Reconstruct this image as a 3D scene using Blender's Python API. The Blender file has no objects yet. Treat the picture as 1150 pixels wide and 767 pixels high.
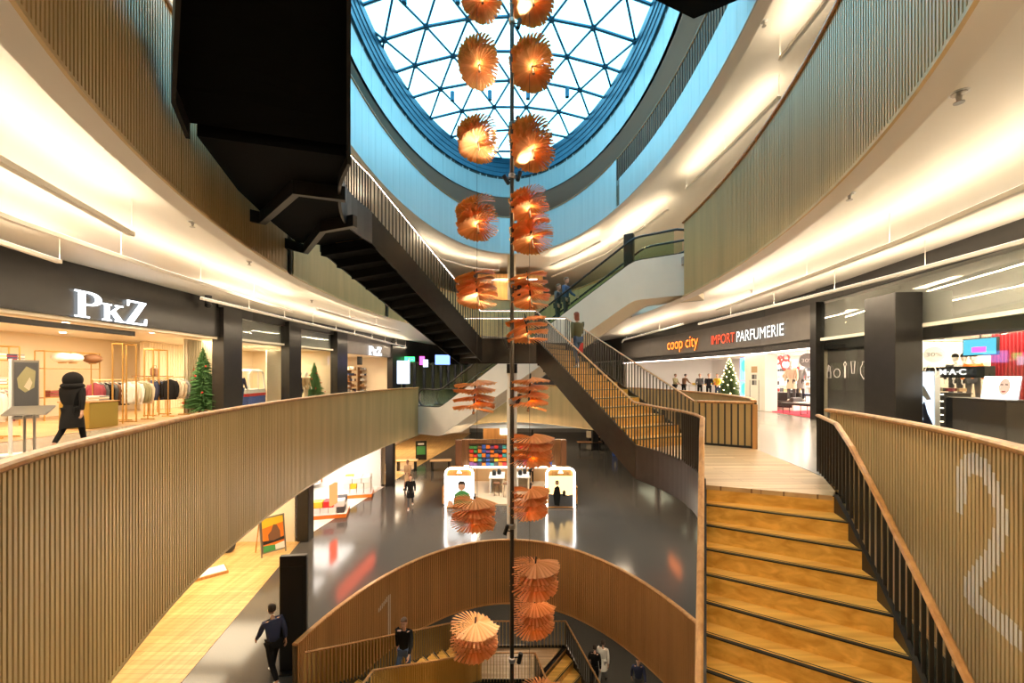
import bpy, bmesh, math, random
from mathutils import Vector, Matrix
random.seed(11)
PI = math.pi
sc = bpy.context.scene
COL = sc.collection
F = 460.0; HX = 575.0; HY = 422.0; EYE = 1.65
S = 5.5                       # storey height
def G(px, py, z):             # a point of the photo that lies at height z
    D = F * (EYE - z) / (py - HY)
    return Vector(((px - HX) / F * D, D, z))
def P(px, py, D):             # a point of the photo at depth D
    return Vector(((px - HX) / F * D, D, EYE + (HY - py) / F * D))

# ------------------------------------------------------------ materials
MATS = {}
def nd(nt, t, **kw):
    n = nt.nodes.new(t)
    for k, v in kw.items():
        if k in n.inputs: n.inputs[k].default_value = v
        else: setattr(n, k, v)
    return n
def mat(name, col, rough=0.5, metal=0.0, emit=None, es=0.0, noise=0.0, scale=8.0, bump=0.0, spec=0.5, stretch=None, alpha=1.0, trans=0.0, sheen=0.0):
    m = bpy.data.materials.new(name); m.use_nodes = True
    nt = m.node_tree; b = nt.nodes['Principled BSDF']
    b.inputs['Base Color'].default_value = (*col, 1); b.inputs['Roughness'].default_value = rough
    b.inputs['Metallic'].default_value = metal; b.inputs['Specular IOR Level'].default_value = spec
    if trans: b.inputs['Transmission Weight'].default_value = trans
    if emit: b.inputs['Emission Color'].default_value = (*emit, 1); b.inputs['Emission Strength'].default_value = es
    if noise or bump:
        tc = nd(nt, 'ShaderNodeTexCoord'); mp = nd(nt, 'ShaderNodeMapping')
        if stretch: mp.inputs['Scale'].default_value = stretch
        nt.links.new(tc.outputs['Object'], mp.inputs['Vector'])
        nz = nd(nt, 'ShaderNodeTexNoise', Scale=scale, Detail=5.0)
        nt.links.new(mp.outputs['Vector'], nz.inputs['Vector'])
        if noise:
            rp = nd(nt, 'ShaderNodeValToRGB')
            rp.color_ramp.elements[0].position = .3; rp.color_ramp.elements[1].position = .7
            rp.color_ramp.elements[0].color = (*[c * (1 - noise) for c in col], 1)
            rp.color_ramp.elements[1].color = (*[min(1, c * (1 + noise)) for c in col], 1)
            nt.links.new(nz.outputs['Fac'], rp.inputs['Fac']); nt.links.new(rp.outputs['Color'], b.inputs['Base Color'])
        if bump:
            bp = nd(nt, 'ShaderNodeBump', Strength=bump, Distance=.02)
            nt.links.new(nz.outputs['Fac'], bp.inputs['Height']); nt.links.new(bp.outputs['Normal'], b.inputs['Normal'])
    MATS[name] = m
    return m
def glass(name, col=(1, 1, 1), refl=0.12):
    m = bpy.data.materials.new(name); m.use_nodes = True; nt = m.node_tree; nt.nodes.clear()
    o = nd(nt, 'ShaderNodeOutputMaterial'); t = nd(nt, 'ShaderNodeBsdfTransparent'); t.inputs[0].default_value = (*col, 1)
    g = nd(nt, 'ShaderNodeBsdfGlossy'); g.inputs['Roughness'].default_value = .03
    fr = nd(nt, 'ShaderNodeFresnel', IOR=1.45); mx = nd(nt, 'ShaderNodeMixShader')
    ml = nd(nt, 'ShaderNodeMath', operation='MULTIPLY'); ml.inputs[1].default_value = refl * 2.6
    nt.links.new(fr.outputs[0], ml.inputs[0]); nt.links.new(ml.outputs[0], mx.inputs[0])
    nt.links.new(t.outputs[0], mx.inputs[1]); nt.links.new(g.outputs[0], mx.inputs[2]); nt.links.new(mx.outputs[0], o.inputs[0])
    MATS[name] = m; return m
def wood(name, c1, c2, rough=.4, axis='X', scale=1.5, boards=0.0):
    m = bpy.data.materials.new(name); m.use_nodes = True; nt = m.node_tree; b = nt.nodes['Principled BSDF']
    b.inputs['Roughness'].default_value = rough
    tc = nd(nt, 'ShaderNodeTexCoord'); mp = nd(nt, 'ShaderNodeMapping')
    mp.inputs['Scale'].default_value = {'X': (.35, 6, 6), 'Y': (6, .35, 6), 'Z': (6, 6, .35)}[axis]
    nt.links.new(tc.outputs['Object'], mp.inputs['Vector'])
    nz = nd(nt, 'ShaderNodeTexNoise', Scale=scale, Detail=8.0, Distortion=.6); nt.links.new(mp.outputs['Vector'], nz.inputs['Vector'])
    rp = nd(nt, 'ShaderNodeValToRGB'); rp.color_ramp.elements[0].position = .32; rp.color_ramp.elements[1].position = .68
    rp.color_ramp.elements[0].color = (*c1, 1); rp.color_ramp.elements[1].color = (*c2, 1)
    nt.links.new(nz.outputs['Fac'], rp.inputs['Fac'])
    out = rp.outputs['Color']
    if boards:
        br = nd(nt, 'ShaderNodeTexBrick'); br.inputs['Scale'].default_value = 1.0
        br.inputs['Brick Width'].default_value = 1.8; br.inputs['Row Height'].default_value = boards; br.inputs['Mortar Size'].default_value = .004
        br.inputs['Color1'].default_value = (1, 1, 1, 1); br.inputs['Color2'].default_value = (.78, .74, .7, 1); br.inputs['Mortar'].default_value = (.35, .3, .25, 1)
        nt.links.new(tc.outputs['Object'], br.inputs['Vector'])
        mx = nd(nt, 'ShaderNodeMix', data_type='RGBA', blend_type='MULTIPLY'); mx.inputs[0].default_value = 1
        nt.links.new(out, mx.inputs[6]); nt.links.new(br.outputs['Color'], mx.inputs[7]); out = mx.outputs[2]
    nt.links.new(out, b.inputs['Base Color'])
    MATS[name] = m; return m
def emis(name, col, s):
    m = bpy.data.materials.new(name); m.use_nodes = True; nt = m.node_tree; nt.nodes.clear()
    o = nd(nt, 'ShaderNodeOutputMaterial'); e = nd(nt, 'ShaderNodeEmission'); e.inputs[0].default_value = (*col, 1); e.inputs[1].default_value = s
    nt.links.new(e.outputs[0], o.inputs[0]); MATS[name] = m; return m

mat('slat', (.60, .43, .20), .4, .15, noise=.12, scale=3, stretch=(1, 1, .1))
mat('slat_back', (.10, .065, .032), .6)
mat('slat_brown', (.52, .29, .12), .45, .1, noise=.12, scale=3, stretch=(1, 1, .1))
mat('panel_grey', (.52, .55, .55), .4, .1, noise=.05, scale=2, stretch=(3, 3, .05))
wood('oak_rail', (.36, .16, .045), (.56, .29, .10), .38, 'Z', 2.0)
wood('oak_step', (.56, .28, .045), (.84, .49, .115), .33, 'X', 1.6)
wood('oak_floor', (.44, .27, .13), (.66, .45, .25), .42, 'X', 1.4, boards=.14)
wood('oak_shop', (.62, .38, .13), (.82, .56, .24), .35, 'Y', 1.2, boards=.16)
wood('walnut', (.16, .075, .03), (.30, .15, .06), .45, 'Z', 2.0)
wood('orange_wood', (.55, .25, .06), (.75, .38, .12), .45, 'Z', 1.2)
mat('black_steel', (.018, .0165, .0155), .42, .3, noise=.2, scale=5)
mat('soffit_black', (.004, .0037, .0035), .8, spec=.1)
mat('brass', (.52, .34, .11), .35, .5)  # warm light behind the lowest balusters put into their colour
mat('pale_blue', (.55, .68, .80), .5)
mat('stringer', (.035, .031, .028), .38, .5, noise=.15, scale=4)
mat('baluster', (.08, .073, .066), .35, .7)
mat('steel', (.45, .43, .40), .3, .9)
mat('pole_steel', (.10, .085, .07), .35, .8)
mat('white_paint', (.80, .77, .71), .55, noise=.03, scale=1.5)
mat('ceiling_white', (.84, .80, .72), .45, noise=.04, scale=.35, stretch=(1, .3, 1))
mat('soffit', (.80, .76, .70), .5)
mat('stone', (.30, .285, .265), .2, noise=.12, scale=40)
mat('terrazzo', (.085, .080, .074), .13, noise=.35, scale=60, bump=.0)
mat('fascia_black', (.016, .015, .014), .3, noise=.2, scale=3)
mat('fascia_grey', (.115, .105, .10), .45, noise=.08, scale=3)
mat('wall_cream', (.80, .70, .54), .7)
mat('wall_white', (.86, .84, .82), .7)
mat('wall_dark', (.05, .047, .045), .5)
mat('wall_grey', (.34, .34, .33), .6)
mat('gold', (.62, .38, .12), .3, .8)
mat('olive_gold', (.36, .25, .05), .4, .5)
mat('curtain', (.70, .60, .44), .8)
mat('curtain_red', (.42, .02, .03), .8)
mat('carpet_red', (.55, .02, .06), .95)
mat('frame_blue', (.02, .12, .20), .35, .3)
mat('black_rubber', (.012, .012, .012), .4)
mat('black_cloth', (.010, .0095, .010), .9, spec=.2)  # black clothing, deepened towards the backlit shopper's silhouette
mat('white', (.85, .85, .85), .5)
mat('paper', (.82, .80, .76), .8)
mat('red', (.62, .03, .03), .5); mat('orange', (.85, .22, .02), .5); mat('yellow', (.85, .55, .03), .5)
mat('blue', (.03, .10, .45), .5); mat('teal', (.05, .35, .38), .5); mat('green', (.06, .28, .08), .6)
mat('purple', (.22, .08, .30), .5); mat('tan', (.50, .34, .18), .7); mat('cream', (.78, .68, .52), .7)
mat('khaki', (.30, .27, .14), .75); mat('brown', (.20, .09, .04), .6); mat('grey', (.28, .28, .28), .6); mat('dark_grey', (.07, .07, .075), .6)
mat('beige', (.62, .50, .36), .7); mat('wine', (.24, .03, .05), .7); mat('navy', (.025, .035, .09), .75)
mat('skin', (.62, .36, .25), .55); mat('hair_dark', (.03, .018, .012), .6); mat('hair_red', (.22, .06, .03), .6); mat('hair_brown', (.11, .055, .025), .6)
mat('jeans', (.06, .10, .20), .85); mat('olive_coat', (.10, .10, .05), .85); mat('mann_white', (.80, .77, .72), .4)
mat('fir', (.09, .22, .07), .7, noise=.4, scale=30); mat('fir_gold', (.06, .10, .03), .7, noise=.4, scale=30)
mat('leather', (.03, .02, .017), .4)
emis('led', (1, .86, .74), 9); emis('led_white', (1, .95, .9), 12); emis('led_pink', (1, .80, .72), 7)
emis('sign_white', (.86, .93, 1), 3.0); emis('sign_orange', (1, .20, .03), 2.2); emis('sign_yellow', (1, .55, .04), 4); emis('sign_red', (1, .11, .05), 1.3); emis('poster_skin', (.85, .52, .38), 1.1); emis('sign_cream', (1, .95, .85), 1.5)
emis('spot_glow', (1, .82, .55), 14); emis('screen_blue', (.16, .28, .85), 2.2); emis('screen_pale', (.62, .78, 1), 2.0); emis('screen_teal', (.1, .45, .6), 1.4)
emis('exit_green', (.05, .8, .2), 2.5); emis('poster_white', (1, .97, .92), 2.6); emis('poster_glow', (1, .62, .22), 1.9); emis('magenta_glow', (1, .08, .5), 2.5)
emis('red_glow', (1, .09, .03), 3.5); emis('orange_glow', (1, .2, .03), 3); emis('fairy', (1, .72, .3), 9); emis('tube_lens', (1, .9, .75), 2.2); emis('shelf_glow', (1, .85, .65), 5)
glass('clear_glass', (.94, .96, .95), .10); glass('dark_glass', (.55, .60, .58), .16); glass('sky_glass', (.95, .98, 1), .05); glass('green_glass', (.80, .90, .84), .12)
def veneer():
    m = bpy.data.materials.new('veneer'); m.use_nodes = True; nt = m.node_tree; b = nt.nodes['Principled BSDF']; out = nt.nodes['Material Output']
    ge = nd(nt, 'ShaderNodeNewGeometry')
    rp = nd(nt, 'ShaderNodeValToRGB'); rp.color_ramp.elements[0].color = (.60, .31, .12, 1); rp.color_ramp.elements[1].color = (.92, .58, .28, 1)
    nt.links.new(ge.outputs['Random Per Island'], rp.inputs['Fac']); nt.links.new(rp.outputs['Color'], b.inputs['Base Color']); b.inputs['Roughness'].default_value = .6
    t = nd(nt, 'ShaderNodeBsdfTranslucent'); t.inputs[0].default_value = (1, .50, .10, 1)
    mx = nd(nt, 'ShaderNodeMixShader'); mx.inputs[0].default_value = .46
    nt.links.new(b.outputs[0], mx.inputs[1]); nt.links.new(t.outputs[0], mx.inputs[2]); nt.links.new(mx.outputs[0], out.inputs[0])
    MATS['veneer'] = m
veneer()

# ------------------------------------------------------------ mesh building
def wloc(o):
    v = Vector((0, 0, 0))
    while o is not None: v += o.location; o = o.parent
    return v
class MB:
    def __init__(s): s.v = []; s.f = []; s.m = []
    def add(s, vs, fs, mi=0):
        b = len(s.v); s.v += [Vector(v) for v in vs]
        for f in fs: s.f.append([b + i for i in f]); s.m.append(mi)
        return s
    def box(s, x0, x1, y0, y1, z0, z1, mi=0):
        vs = [(x, y, z) for z in (z0, z1) for y in (y0, y1) for x in (x0, x1)]
        return s.add(vs, [(0, 2, 3, 1), (4, 5, 7, 6), (0, 1, 5, 4), (2, 6, 7, 3), (0, 4, 6, 2), (1, 3, 7, 5)], mi)
    def ob(s, c, size, rz=0, mi=0, M=None):
        R = Matrix.Rotation(rz, 3, 'Z') if M is None else M
        c = Vector(c); a, b, h = [q / 2 for q in size]
        vs = [c + R @ Vector((x, y, z)) for z in (-h, h) for y in (-b, b) for x in (-a, a)]
        return s.add(vs, [(0, 2, 3, 1), (4, 5, 7, 6), (0, 1, 5, 4), (2, 6, 7, 3), (0, 4, 6, 2), (1, 3, 7, 5)], mi)
    def bevbox(s, c, size, rz=0, r=.02, mi=0):      # box with chamfered vertical edges and top
        a, b, h = [q / 2 for q in size]; R = Matrix.Rotation(rz, 3, 'Z'); c = Vector(c)
        def ring(dx, z): 
            A, B = a - dx, b - dx
            return [c + R @ Vector(p) for p in ((-A + r, -B, z), (A - r, -B, z), (A, -B + r, z), (A, B - r, z), (A - r, B, z), (-A + r, B, z), (-A, B - r, z), (-A, -B + r, z))]
        rs = [ring(r * .6, -h), ring(0, -h + r), ring(0, h - r), ring(r * .6, h)]
        return s.loft(rs, mi=mi)
    def loft(s, rings, closed=True, cap=True, mi=0):
        n = len(rings[0]); vs = [p for r in rings for p in r]; fs = []
        for i in range(len(rings) - 1):
            for j in range(n if closed else n - 1):
                k = (j + 1) % n
                fs.append((i * n + j, i * n + k, (i + 1) * n + k, (i + 1) * n + j))
        if cap and closed:
            fs.append(tuple(range(n - 1, -1, -1))); fs.append(tuple((len(rings) - 1) * n + j for j in range(n)))
        return s.add(vs, fs, mi)
    def prism(s, poly, z0, z1, mi=0):
        n = len(poly)
        return s.add([(p[0], p[1], z0) for p in poly] + [(p[0], p[1], z1) for p in poly],
                     [tuple(range(n - 1, -1, -1)), tuple(range(n, 2 * n))] + [(i, (i + 1) % n, n + (i + 1) % n, n + i) for i in range(n)], mi)
    def extr(s, poly3, d, mi=0):                    # polygon of 3D points extruded by d
        n = len(poly3); d = Vector(d); ps = [Vector(p) for p in poly3]
        return s.add(ps + [p + d for p in ps], [tuple(range(n - 1, -1, -1)), tuple(range(n, 2 * n))] + [(i, (i + 1) % n, n + (i + 1) % n, n + i) for i in range(n)], mi)
    def tube(s, path, r, n=8, mi=0, closed=False):
        path = [Vector(p) for p in path]; L = len(path); rings = []
        rr = r if isinstance(r, (list, tuple)) else [r] * L
        up = None
        for i, p in enumerate(path):
            a = path[(i - 1) % L] if (closed or i > 0) else p
            b = path[(i + 1) % L] if (closed or i < L - 1) else p
            t = (b - a)
            if t.length < 1e-9: t = Vector((0, 0, 1))
            t.normalize()
            if up is None: up = Vector((0, 0, 1)) if abs(t.z) < .9 else Vector((1, 0, 0))
            u = (up - t * up.dot(t))
            if u.length < 1e-6: u = t.orthogonal()
            u.normalize(); w = t.cross(u); up = u
            rings.append([p + (u * math.cos(2 * PI * k / n) + w * math.sin(2 * PI * k / n)) * rr[i] for k in range(n)])
        if closed: rings.append(rings[0]); return s.loft(rings, cap=False, mi=mi)
        return s.loft(rings, mi=mi)
    def lathe(s, prof, c=(0, 0, 0), n=16, mi=0, M=None):
        c = Vector(c)
        rings = []
        for r, z in prof:
            ring = [Vector((max(r, 1e-4) * math.cos(2 * PI * k / n), max(r, 1e-4) * math.sin(2 * PI * k / n), z)) for k in range(n)]
            rings.append([c + (M @ p if M else p) for p in ring])
        return s.loft(rings, mi=mi)
    def ell(s, c, r, n=12, m=8, mi=0, M=None):
        rings = []; c = Vector(c)
        for i in range(m + 1):
            a = -PI / 2 + PI * i / m; k = max(math.cos(a), .02)
            ring = [Vector((r[0] * k * math.cos(2 * PI * j / n), r[1] * k * math.sin(2 * PI * j / n), r[2] * math.sin(a))) for j in range(n)]
            rings.append([c + (M @ p if M else p) for p in ring])
        return s.loft(rings, mi=mi)
    def sweep(s, path, prof, closed=False, mi=0, cap=True):   # profile = (horizontal offset to the left of travel, dz), path of 3D points
        path = [Vector(p) for p in path]; nrm = hnormals(path, closed)
        rings = [[p + n * o + Vector((0, 0, dz)) for o, dz in prof] for p, n in zip(path, nrm)]
        if closed: rings.append(rings[0]); return s.loft(rings, cap=False, mi=mi)
        return s.loft(rings, cap=cap, mi=mi)
    def build(s, name, mats, parent=None, smooth=False, origin=None):
        if isinstance(mats, str): mats = [mats]
        if parent is not None and origin is None: base = wloc(parent); loc = Vector((0, 0, 0))
        elif parent is not None: base = Vector(origin); loc = base - wloc(parent)
        else:
            if origin is None:
                xs = [v.x for v in s.v]; ys = [v.y for v in s.v]; zs = [v.z for v in s.v]
                origin = ((min(xs) + max(xs)) / 2, (min(ys) + max(ys)) / 2, min(zs))
            base = Vector(origin); loc = base
        me = bpy.data.meshes.new(name); me.from_pydata([v - base for v in s.v], [], s.f)
        for m_ in mats: me.materials.append(MATS[m_])
        for p, mi in zip(me.polygons, s.m): p.material_index = mi; p.use_smooth = smooth
        me.update()
        bm = bmesh.new(); bm.from_mesh(me); bmesh.ops.recalc_face_normals(bm, faces=bm.faces); bm.to_mesh(me); bm.free()
        if smooth:
            try: me.set_sharp_from_angle(angle=math.radians(40))
            except Exception: pass
        o = bpy.data.objects.new(name, me); COL.objects.link(o); o.location = loc
        if parent is not None: o.parent = parent
        return o
def hnormals(path, closed=False):
    L = len(path); out = []
    for i in range(L):
        a = path[(i - 1) % L] if (closed or i > 0) else path[i]
        b = path[(i + 1) % L] if (closed or i < L - 1) else path[i]
        t = Vector((b.x - a.x, b.y - a.y, 0))
        if t.length < 1e-9: t = Vector((1, 0, 0))
        t.normalize(); out.append(Vector((-t.y, t.x, 0)))
    return out
def resample(path, step):
    path = [Vector(p) for p in path]; out = [path[0].copy()]; acc = 0.0
    for a, b in zip(path, path[1:]):
        L = (b - a).length
        if L < 1e-9: continue
        d = step - acc
        while d <= L: out.append(a + (b - a) * (d / L)); d += step
        acc = (L - (d - step))
    return out
def smooth_path(pts, n=6):
    pts = [Vector(p) for p in pts]; out = []
    for i in range(len(pts) - 1):
        p0 = pts[max(i - 1, 0)]; p1 = pts[i]; p2 = pts[i + 1]; p3 = pts[min(i + 2, len(pts) - 1)]
        for k in range(n):
            t = k / n
            out.append(.5 * ((2 * p1) + (-p0 + p2) * t + (2 * p0 - 5 * p1 + 4 * p2 - p3) * t * t + (-p0 + 3 * p1 - 3 * p2 + p3) * t ** 3))
    out.append(pts[-1]); return out
def thing(name, label, cat, loc=(0, 0, 0), group=None):
    o = bpy.data.objects.new(name, None); COL.objects.link(o); o.location = loc; o.empty_display_size = .1
    return tag(o, label, cat, group)
def tag(o, label, cat, group=None):
    o['label'] = label; o['category'] = cat
    if group: o['group'] = group
    return o
def struct(o): o['kind'] = 'structure'; return o
def dup(root, loc, rz=None, label=None, group=None):
    def cp(o, par):
        c = o.copy(); COL.objects.link(c)
        if par is not None: c.parent = par
        for ch in [x for x in bpy.data.objects if x.parent == o]: cp(ch, c)
        return c
    kids = [x for x in root.children_recursive]
    m = {}
    c = root.copy(); COL.objects.link(c); m[root] = c
    for k in kids:
        q = k.copy(); COL.objects.link(q); m[k] = q
    for k in kids: m[k].parent = m[k.parent]
    c.location = loc
    if rz is not None: c.rotation_euler = (0, 0, rz)
    if label: c['label'] = label
    if group: c['group'] = group
    return c
def child(name, me, parent, loc=(0, 0, 0), rot=None, scale=None):
    o = bpy.data.objects.new(name, me); COL.objects.link(o); o.parent = parent; o.location = loc
    if rot: o.rotation_euler = rot
    if scale: o.scale = scale
    return o
def text_mesh(txt, size, depth, bold=0.0, spacing=1.0):
    cu = bpy.data.curves.new('lettering', 'FONT'); cu.body = txt; cu.size = size; cu.extrude = depth; cu.offset = bold; cu.space_character = spacing
    o = bpy.data.objects.new('lettering', cu); COL.objects.link(o)
    dg = bpy.context.evaluated_depsgraph_get(); dg.update()
    me = bpy.data.meshes.new_from_object(o.evaluated_get(dg))
    bpy.data.objects.remove(o); bpy.data.curves.remove(cu)
    return me
ALLTEXT = []
def area(name, loc, size, power, col=(1, .82, .6), rot=(0, 0, 0), sy=None, spread=None):
    l = bpy.data.lights.new(name, 'AREA'); l.energy = power; l.color = col; l.shape = 'RECTANGLE'; l.size = size; l.size_y = sy or size
    if spread: l.spread = spread
    o = bpy.data.objects.new(name, l); COL.objects.link(o); o.location = loc; o.rotation_euler = rot; return o
def spot(name, loc, target, power, angle=60, col=(1, .8, .55), blend=.4, size=.05):
    l = bpy.data.lights.new(name, 'SPOT'); l.energy = power; l.color = col; l.spot_size = math.radians(angle); l.spot_blend = blend; l.shadow_soft_size = size
    o = bpy.data.objects.new(name, l); COL.objects.link(o); o.location = loc
    d = Vector(target) - Vector(loc); o.rotation_euler = d.to_track_quat('-Z', 'Y').to_euler(); return o
# ------------------------------------------------------------ camera, sky, view
cam = bpy.data.cameras.new('camera'); co = bpy.data.objects.new('camera', cam); COL.objects.link(co)
co.location = (0, 0, EYE); co.rotation_euler = (PI / 2, 0, 0)
cam.sensor_width = 36; cam.lens = F / 1150 * 36; cam.shift_y = (HY - 383.5) / 1150; cam.clip_start = .05; cam.clip_end = 300
sc.camera = co
sc.view_settings.view_transform = 'Standard'; sc.view_settings.look = 'None'; sc.view_settings.gamma = 1; sc.view_settings.use_curve_mapping = False
sc.view_settings.exposure = 0.8
w = bpy.data.worlds.new('sky'); sc.world = w; w.use_nodes = True
bg = w.node_tree.nodes['Background']
tcw = nd(w.node_tree, 'ShaderNodeTexCoord'); nzw = nd(w.node_tree, 'ShaderNodeTexNoise', Scale=2.2, Detail=5.0)
rpw = nd(w.node_tree, 'ShaderNodeValToRGB'); rpw.color_ramp.elements[0].position = .35; rpw.color_ramp.elements[1].position = .65
rpw.color_ramp.elements[0].color = (.17, .56, .76, 1); rpw.color_ramp.elements[1].color = (.26, .66, .84, 1)
w.node_tree.links.new(tcw.outputs['Generated'], nzw.inputs['Vector']); w.node_tree.links.new(nzw.outputs['Fac'], rpw.inputs['Fac'])
w.node_tree.links.new(rpw.outputs['Color'], bg.inputs['Color']); bg.inputs['Strength'].default_value = 4.0
try:
    sc.cycles.max_bounces = 10; sc.cycles.diffuse_bounces = 5; sc.cycles.transparent_max_bounces = 24; sc.cycles.sample_clamp_indirect = 6
    sc.cycles.use_denoising = True; sc.cycles.caustics_reflective = False; sc.cycles.caustics_refractive = False
except Exception: pass

# ------------------------------------------------------------ slabs with the oval opening
def ellipse(cx, cy, a, b, z=0, n=96, a0=-90, a1=270):
    k = max(2, int(n * abs(a1 - a0) / 360))
    return [Vector((cx + a * math.cos(math.radians(a0 + (a1 - a0) * i / k)), cy + b * math.sin(math.radians(a0 + (a1 - a0) * i / k)), z)) for i in range(k + 1)]
OX0, OX1, OY0, OY1 = -21.0, 20.0, -9.0, 52.0
def outer(p, c, box=None):
    x0, x1, y0, y1 = box or (OX0, OX1, OY0, OY1)
    dx, dy = p[0] - c[0], p[1] - c[1]; t = 1e9
    if dx > 1e-9: t = min(t, (x1 - c[0]) / dx)
    if dx < -1e-9: t = min(t, (x0 - c[0]) / dx)
    if dy > 1e-9: t = min(t, (y1 - c[1]) / dy)
    if dy < -1e-9: t = min(t, (y0 - c[1]) / dy)
    return Vector((c[0] + dx * t, c[1] + dy * t, 0))
def with_corners(hole, c, box=None):                # insert rays to the rectangle's corners
    x0, x1, y0, y1 = box or (OX0, OX1, OY0, OY1)
    pts = [Vector((p[0], p[1], 0)) for p in hole]
    out = []
    cs = [Vector((x, y, 0)) for x in (x0, x1) for y in (y0, y1)]
    n = len(pts)
    for i in range(n):
        a, b = pts[i], pts[(i + 1) % n]; out.append(a)
        for q in cs:
            d = Vector((q.x - c[0], q.y - c[1])); A = Vector((a.x - c[0], a.y - c[1])); B = Vector((b.x - c[0], b.y - c[1]))
            ca = A.x * d.y - A.y * d.x; cb = d.x * B.y - d.y * B.x
            if ca > 0 and cb > 0 and d.dot(A + B) > 0:
                den = (B - A).x * d.y - (B - A).y * d.x
                t = (A.y * d.x - A.x * d.y) / den if abs(den) > 1e-12 else 0
                out.append(a + (b - a) * t)
    return out
def slab(hole, c, ztop, zbot, mat_, name, box=None):
    pts = with_corners(hole, c, box); n = len(pts); m = MB()
    o = [outer(p, c, box) for p in pts]
    vs = []
    for z in (ztop, zbot):
        vs += [Vector((p.x, p.y, z)) for p in pts] + [Vector((p.x, p.y, z)) for p in o]
    fs = []
    for i in range(n):
        j = (i + 1) % n
        fs += [(i, j, n + j, n + i), (2 * n + i, 3 * n + i, 3 * n + j, 2 * n + j), (i, 2 * n + i, 2 * n + j, j)]
    m.add(vs, fs)
    return struct(m.build(name, mat_, origin=(c[0], c[1], zbot)))
def rail_prof(w=.13, h=.065, z=0.0, off=0.0):
    a, b = w / 2, h / 2; c = .018
    return [(off - a + c, z - b), (off + a - c, z - b), (off + a, z - b + c), (off + a, z + b - c), (off + a - c, z + b), (off - a + c, z + b), (off - a, z + b - c), (off - a, z - b + c)]
def slat_mesh(path, z0, z1, pitch=.065, depth=.032, frac=.58):
    m = MB()
    m.sweep(path, [(0, z0 + .03), (0, z1), (-.05, z1), (-.05, z0 + .03)], mi=1)
    rs = resample(path, pitch); nr = hnormals(rs)
    zz0 = z0; zz1 = z1
    for i in range(len(rs) - 1):
        p = rs[i]; n = nr[i]; t = Vector((n.y, -n.x, 0)); h = pitch * frac / 2
        z_ = p.z
        a, b = p - t * h, p + t * h
        q = [a + n * .002, a + n * depth, b + n * depth, b + n * .002]
        vs = [Vector((v.x, v.y, z_ + zz0)) for v in q] + [Vector((v.x, v.y, z_ + zz1)) for v in q]
        m.add(vs, [(0, 1, 5, 4), (1, 2, 6, 5), (2, 3, 7, 6), (0, 3, 2, 1), (4, 5, 6, 7)], 0)
    return m
def barrier(label, path, zf, z0=-1.29, z1=1.035, slat='slat', pitch=.065, frac=.6, rail=True, name='slatted_balustrade', group=None):
    path = [Vector((p[0], p[1], zf)) for p in path]
    mid = path[len(path) // 2]
    t = thing(name, label, 'balustrade', (mid.x, mid.y, zf), group)
    slat_mesh(path, z0, z1, pitch, frac=frac).build('slat_cladding', [slat, 'slat_back'], t)
    if rail:
        m = MB(); m.sweep(path, rail_prof(.13, .06, z1 + .031, .01)); o = m.build('handrail', 'oak_rail', t)
    m = MB(); m.sweep(path, [(.036, z0 - .012), (.036, z0 + .03), (.0, z0 + .03), (.0, z0 - .012)]); m.build('edge_trim', slat, t)
    return t

C2 = (0, 13.2)
RB = smooth_path([(0, .3, 0), (1.3, .62, 0), (2.35, 1.25, 0), (3.25, 2.15, 0), (4.02, 3.2, 0), (4.68, 4.55, 0), (5.15, 5.9, 0), (5.38, 6.95, 0)], 6)
RF = smooth_path([(5.5, 9.3, 0), (6.15, 10.6, 0), (6.5, 12.5, 0), (6.6, 15, 0), (6.25, 18, 0), (5.25, 21, 0), (3.55, 23.4, 0), (1.85, 25.3, 0), (0, 26.1, 0), (-1.5, 25.5, 0), (-2.6, 24.1, 0)], 6)
RL = smooth_path([(-4.68, 20.3, 0), (-5.25, 17.5, 0), (-5.53, 13.8, 0), (-5.42, 11, 0), (-5.15, 8.6, 0), (-4.62, 6.0, 0), (-3.9, 3.95, 0), (-3.3, 2.62, 0), (-2.35, 1.35, 0), (-1.2, .6, 0), (0, .3, 0)], 6)
HOLE2 = RB + [Vector((5.1, 6.66, 0)), Vector((5.45, 9.0, 0))] + RF + [Vector((-4.0, 22.4, 0))] + RL[:-1]
E1 = (-.1, 7.2, 5.0, 8.0); E3 = (-.12, 13.5, 5.65, 13.2); E4 = (0, 13.6, 5.65, 13.4); E5 = (-.2, 16.5, 6.1, 12.3)
def ell_hole(E, n=96): return ellipse(*E, 0, n)[:-1]
H1, H3, H4, H5 = ell_hole(E1), ell_hole(E3), ell_hole(E4), ell_hole(E5)
# floors: ground (level 0), then one slab per storey
m = MB(); m.box(OX0, OX1, OY0, OY1, -11.3, -11.0); struct(m.build('floor', 'terrazzo'))
slab(H1, E1[:2], -5.5, -5.75, 'terrazzo', 'floor')
slab(HOLE2, C2, 0, -.25, 'stone', 'floor')
slab(H3, E3[:2], S, S - .25, 'stone', 'floor')
slab(H4, E4[:2], 2 * S, 2 * S - .25, 'stone', 'floor')
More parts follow.
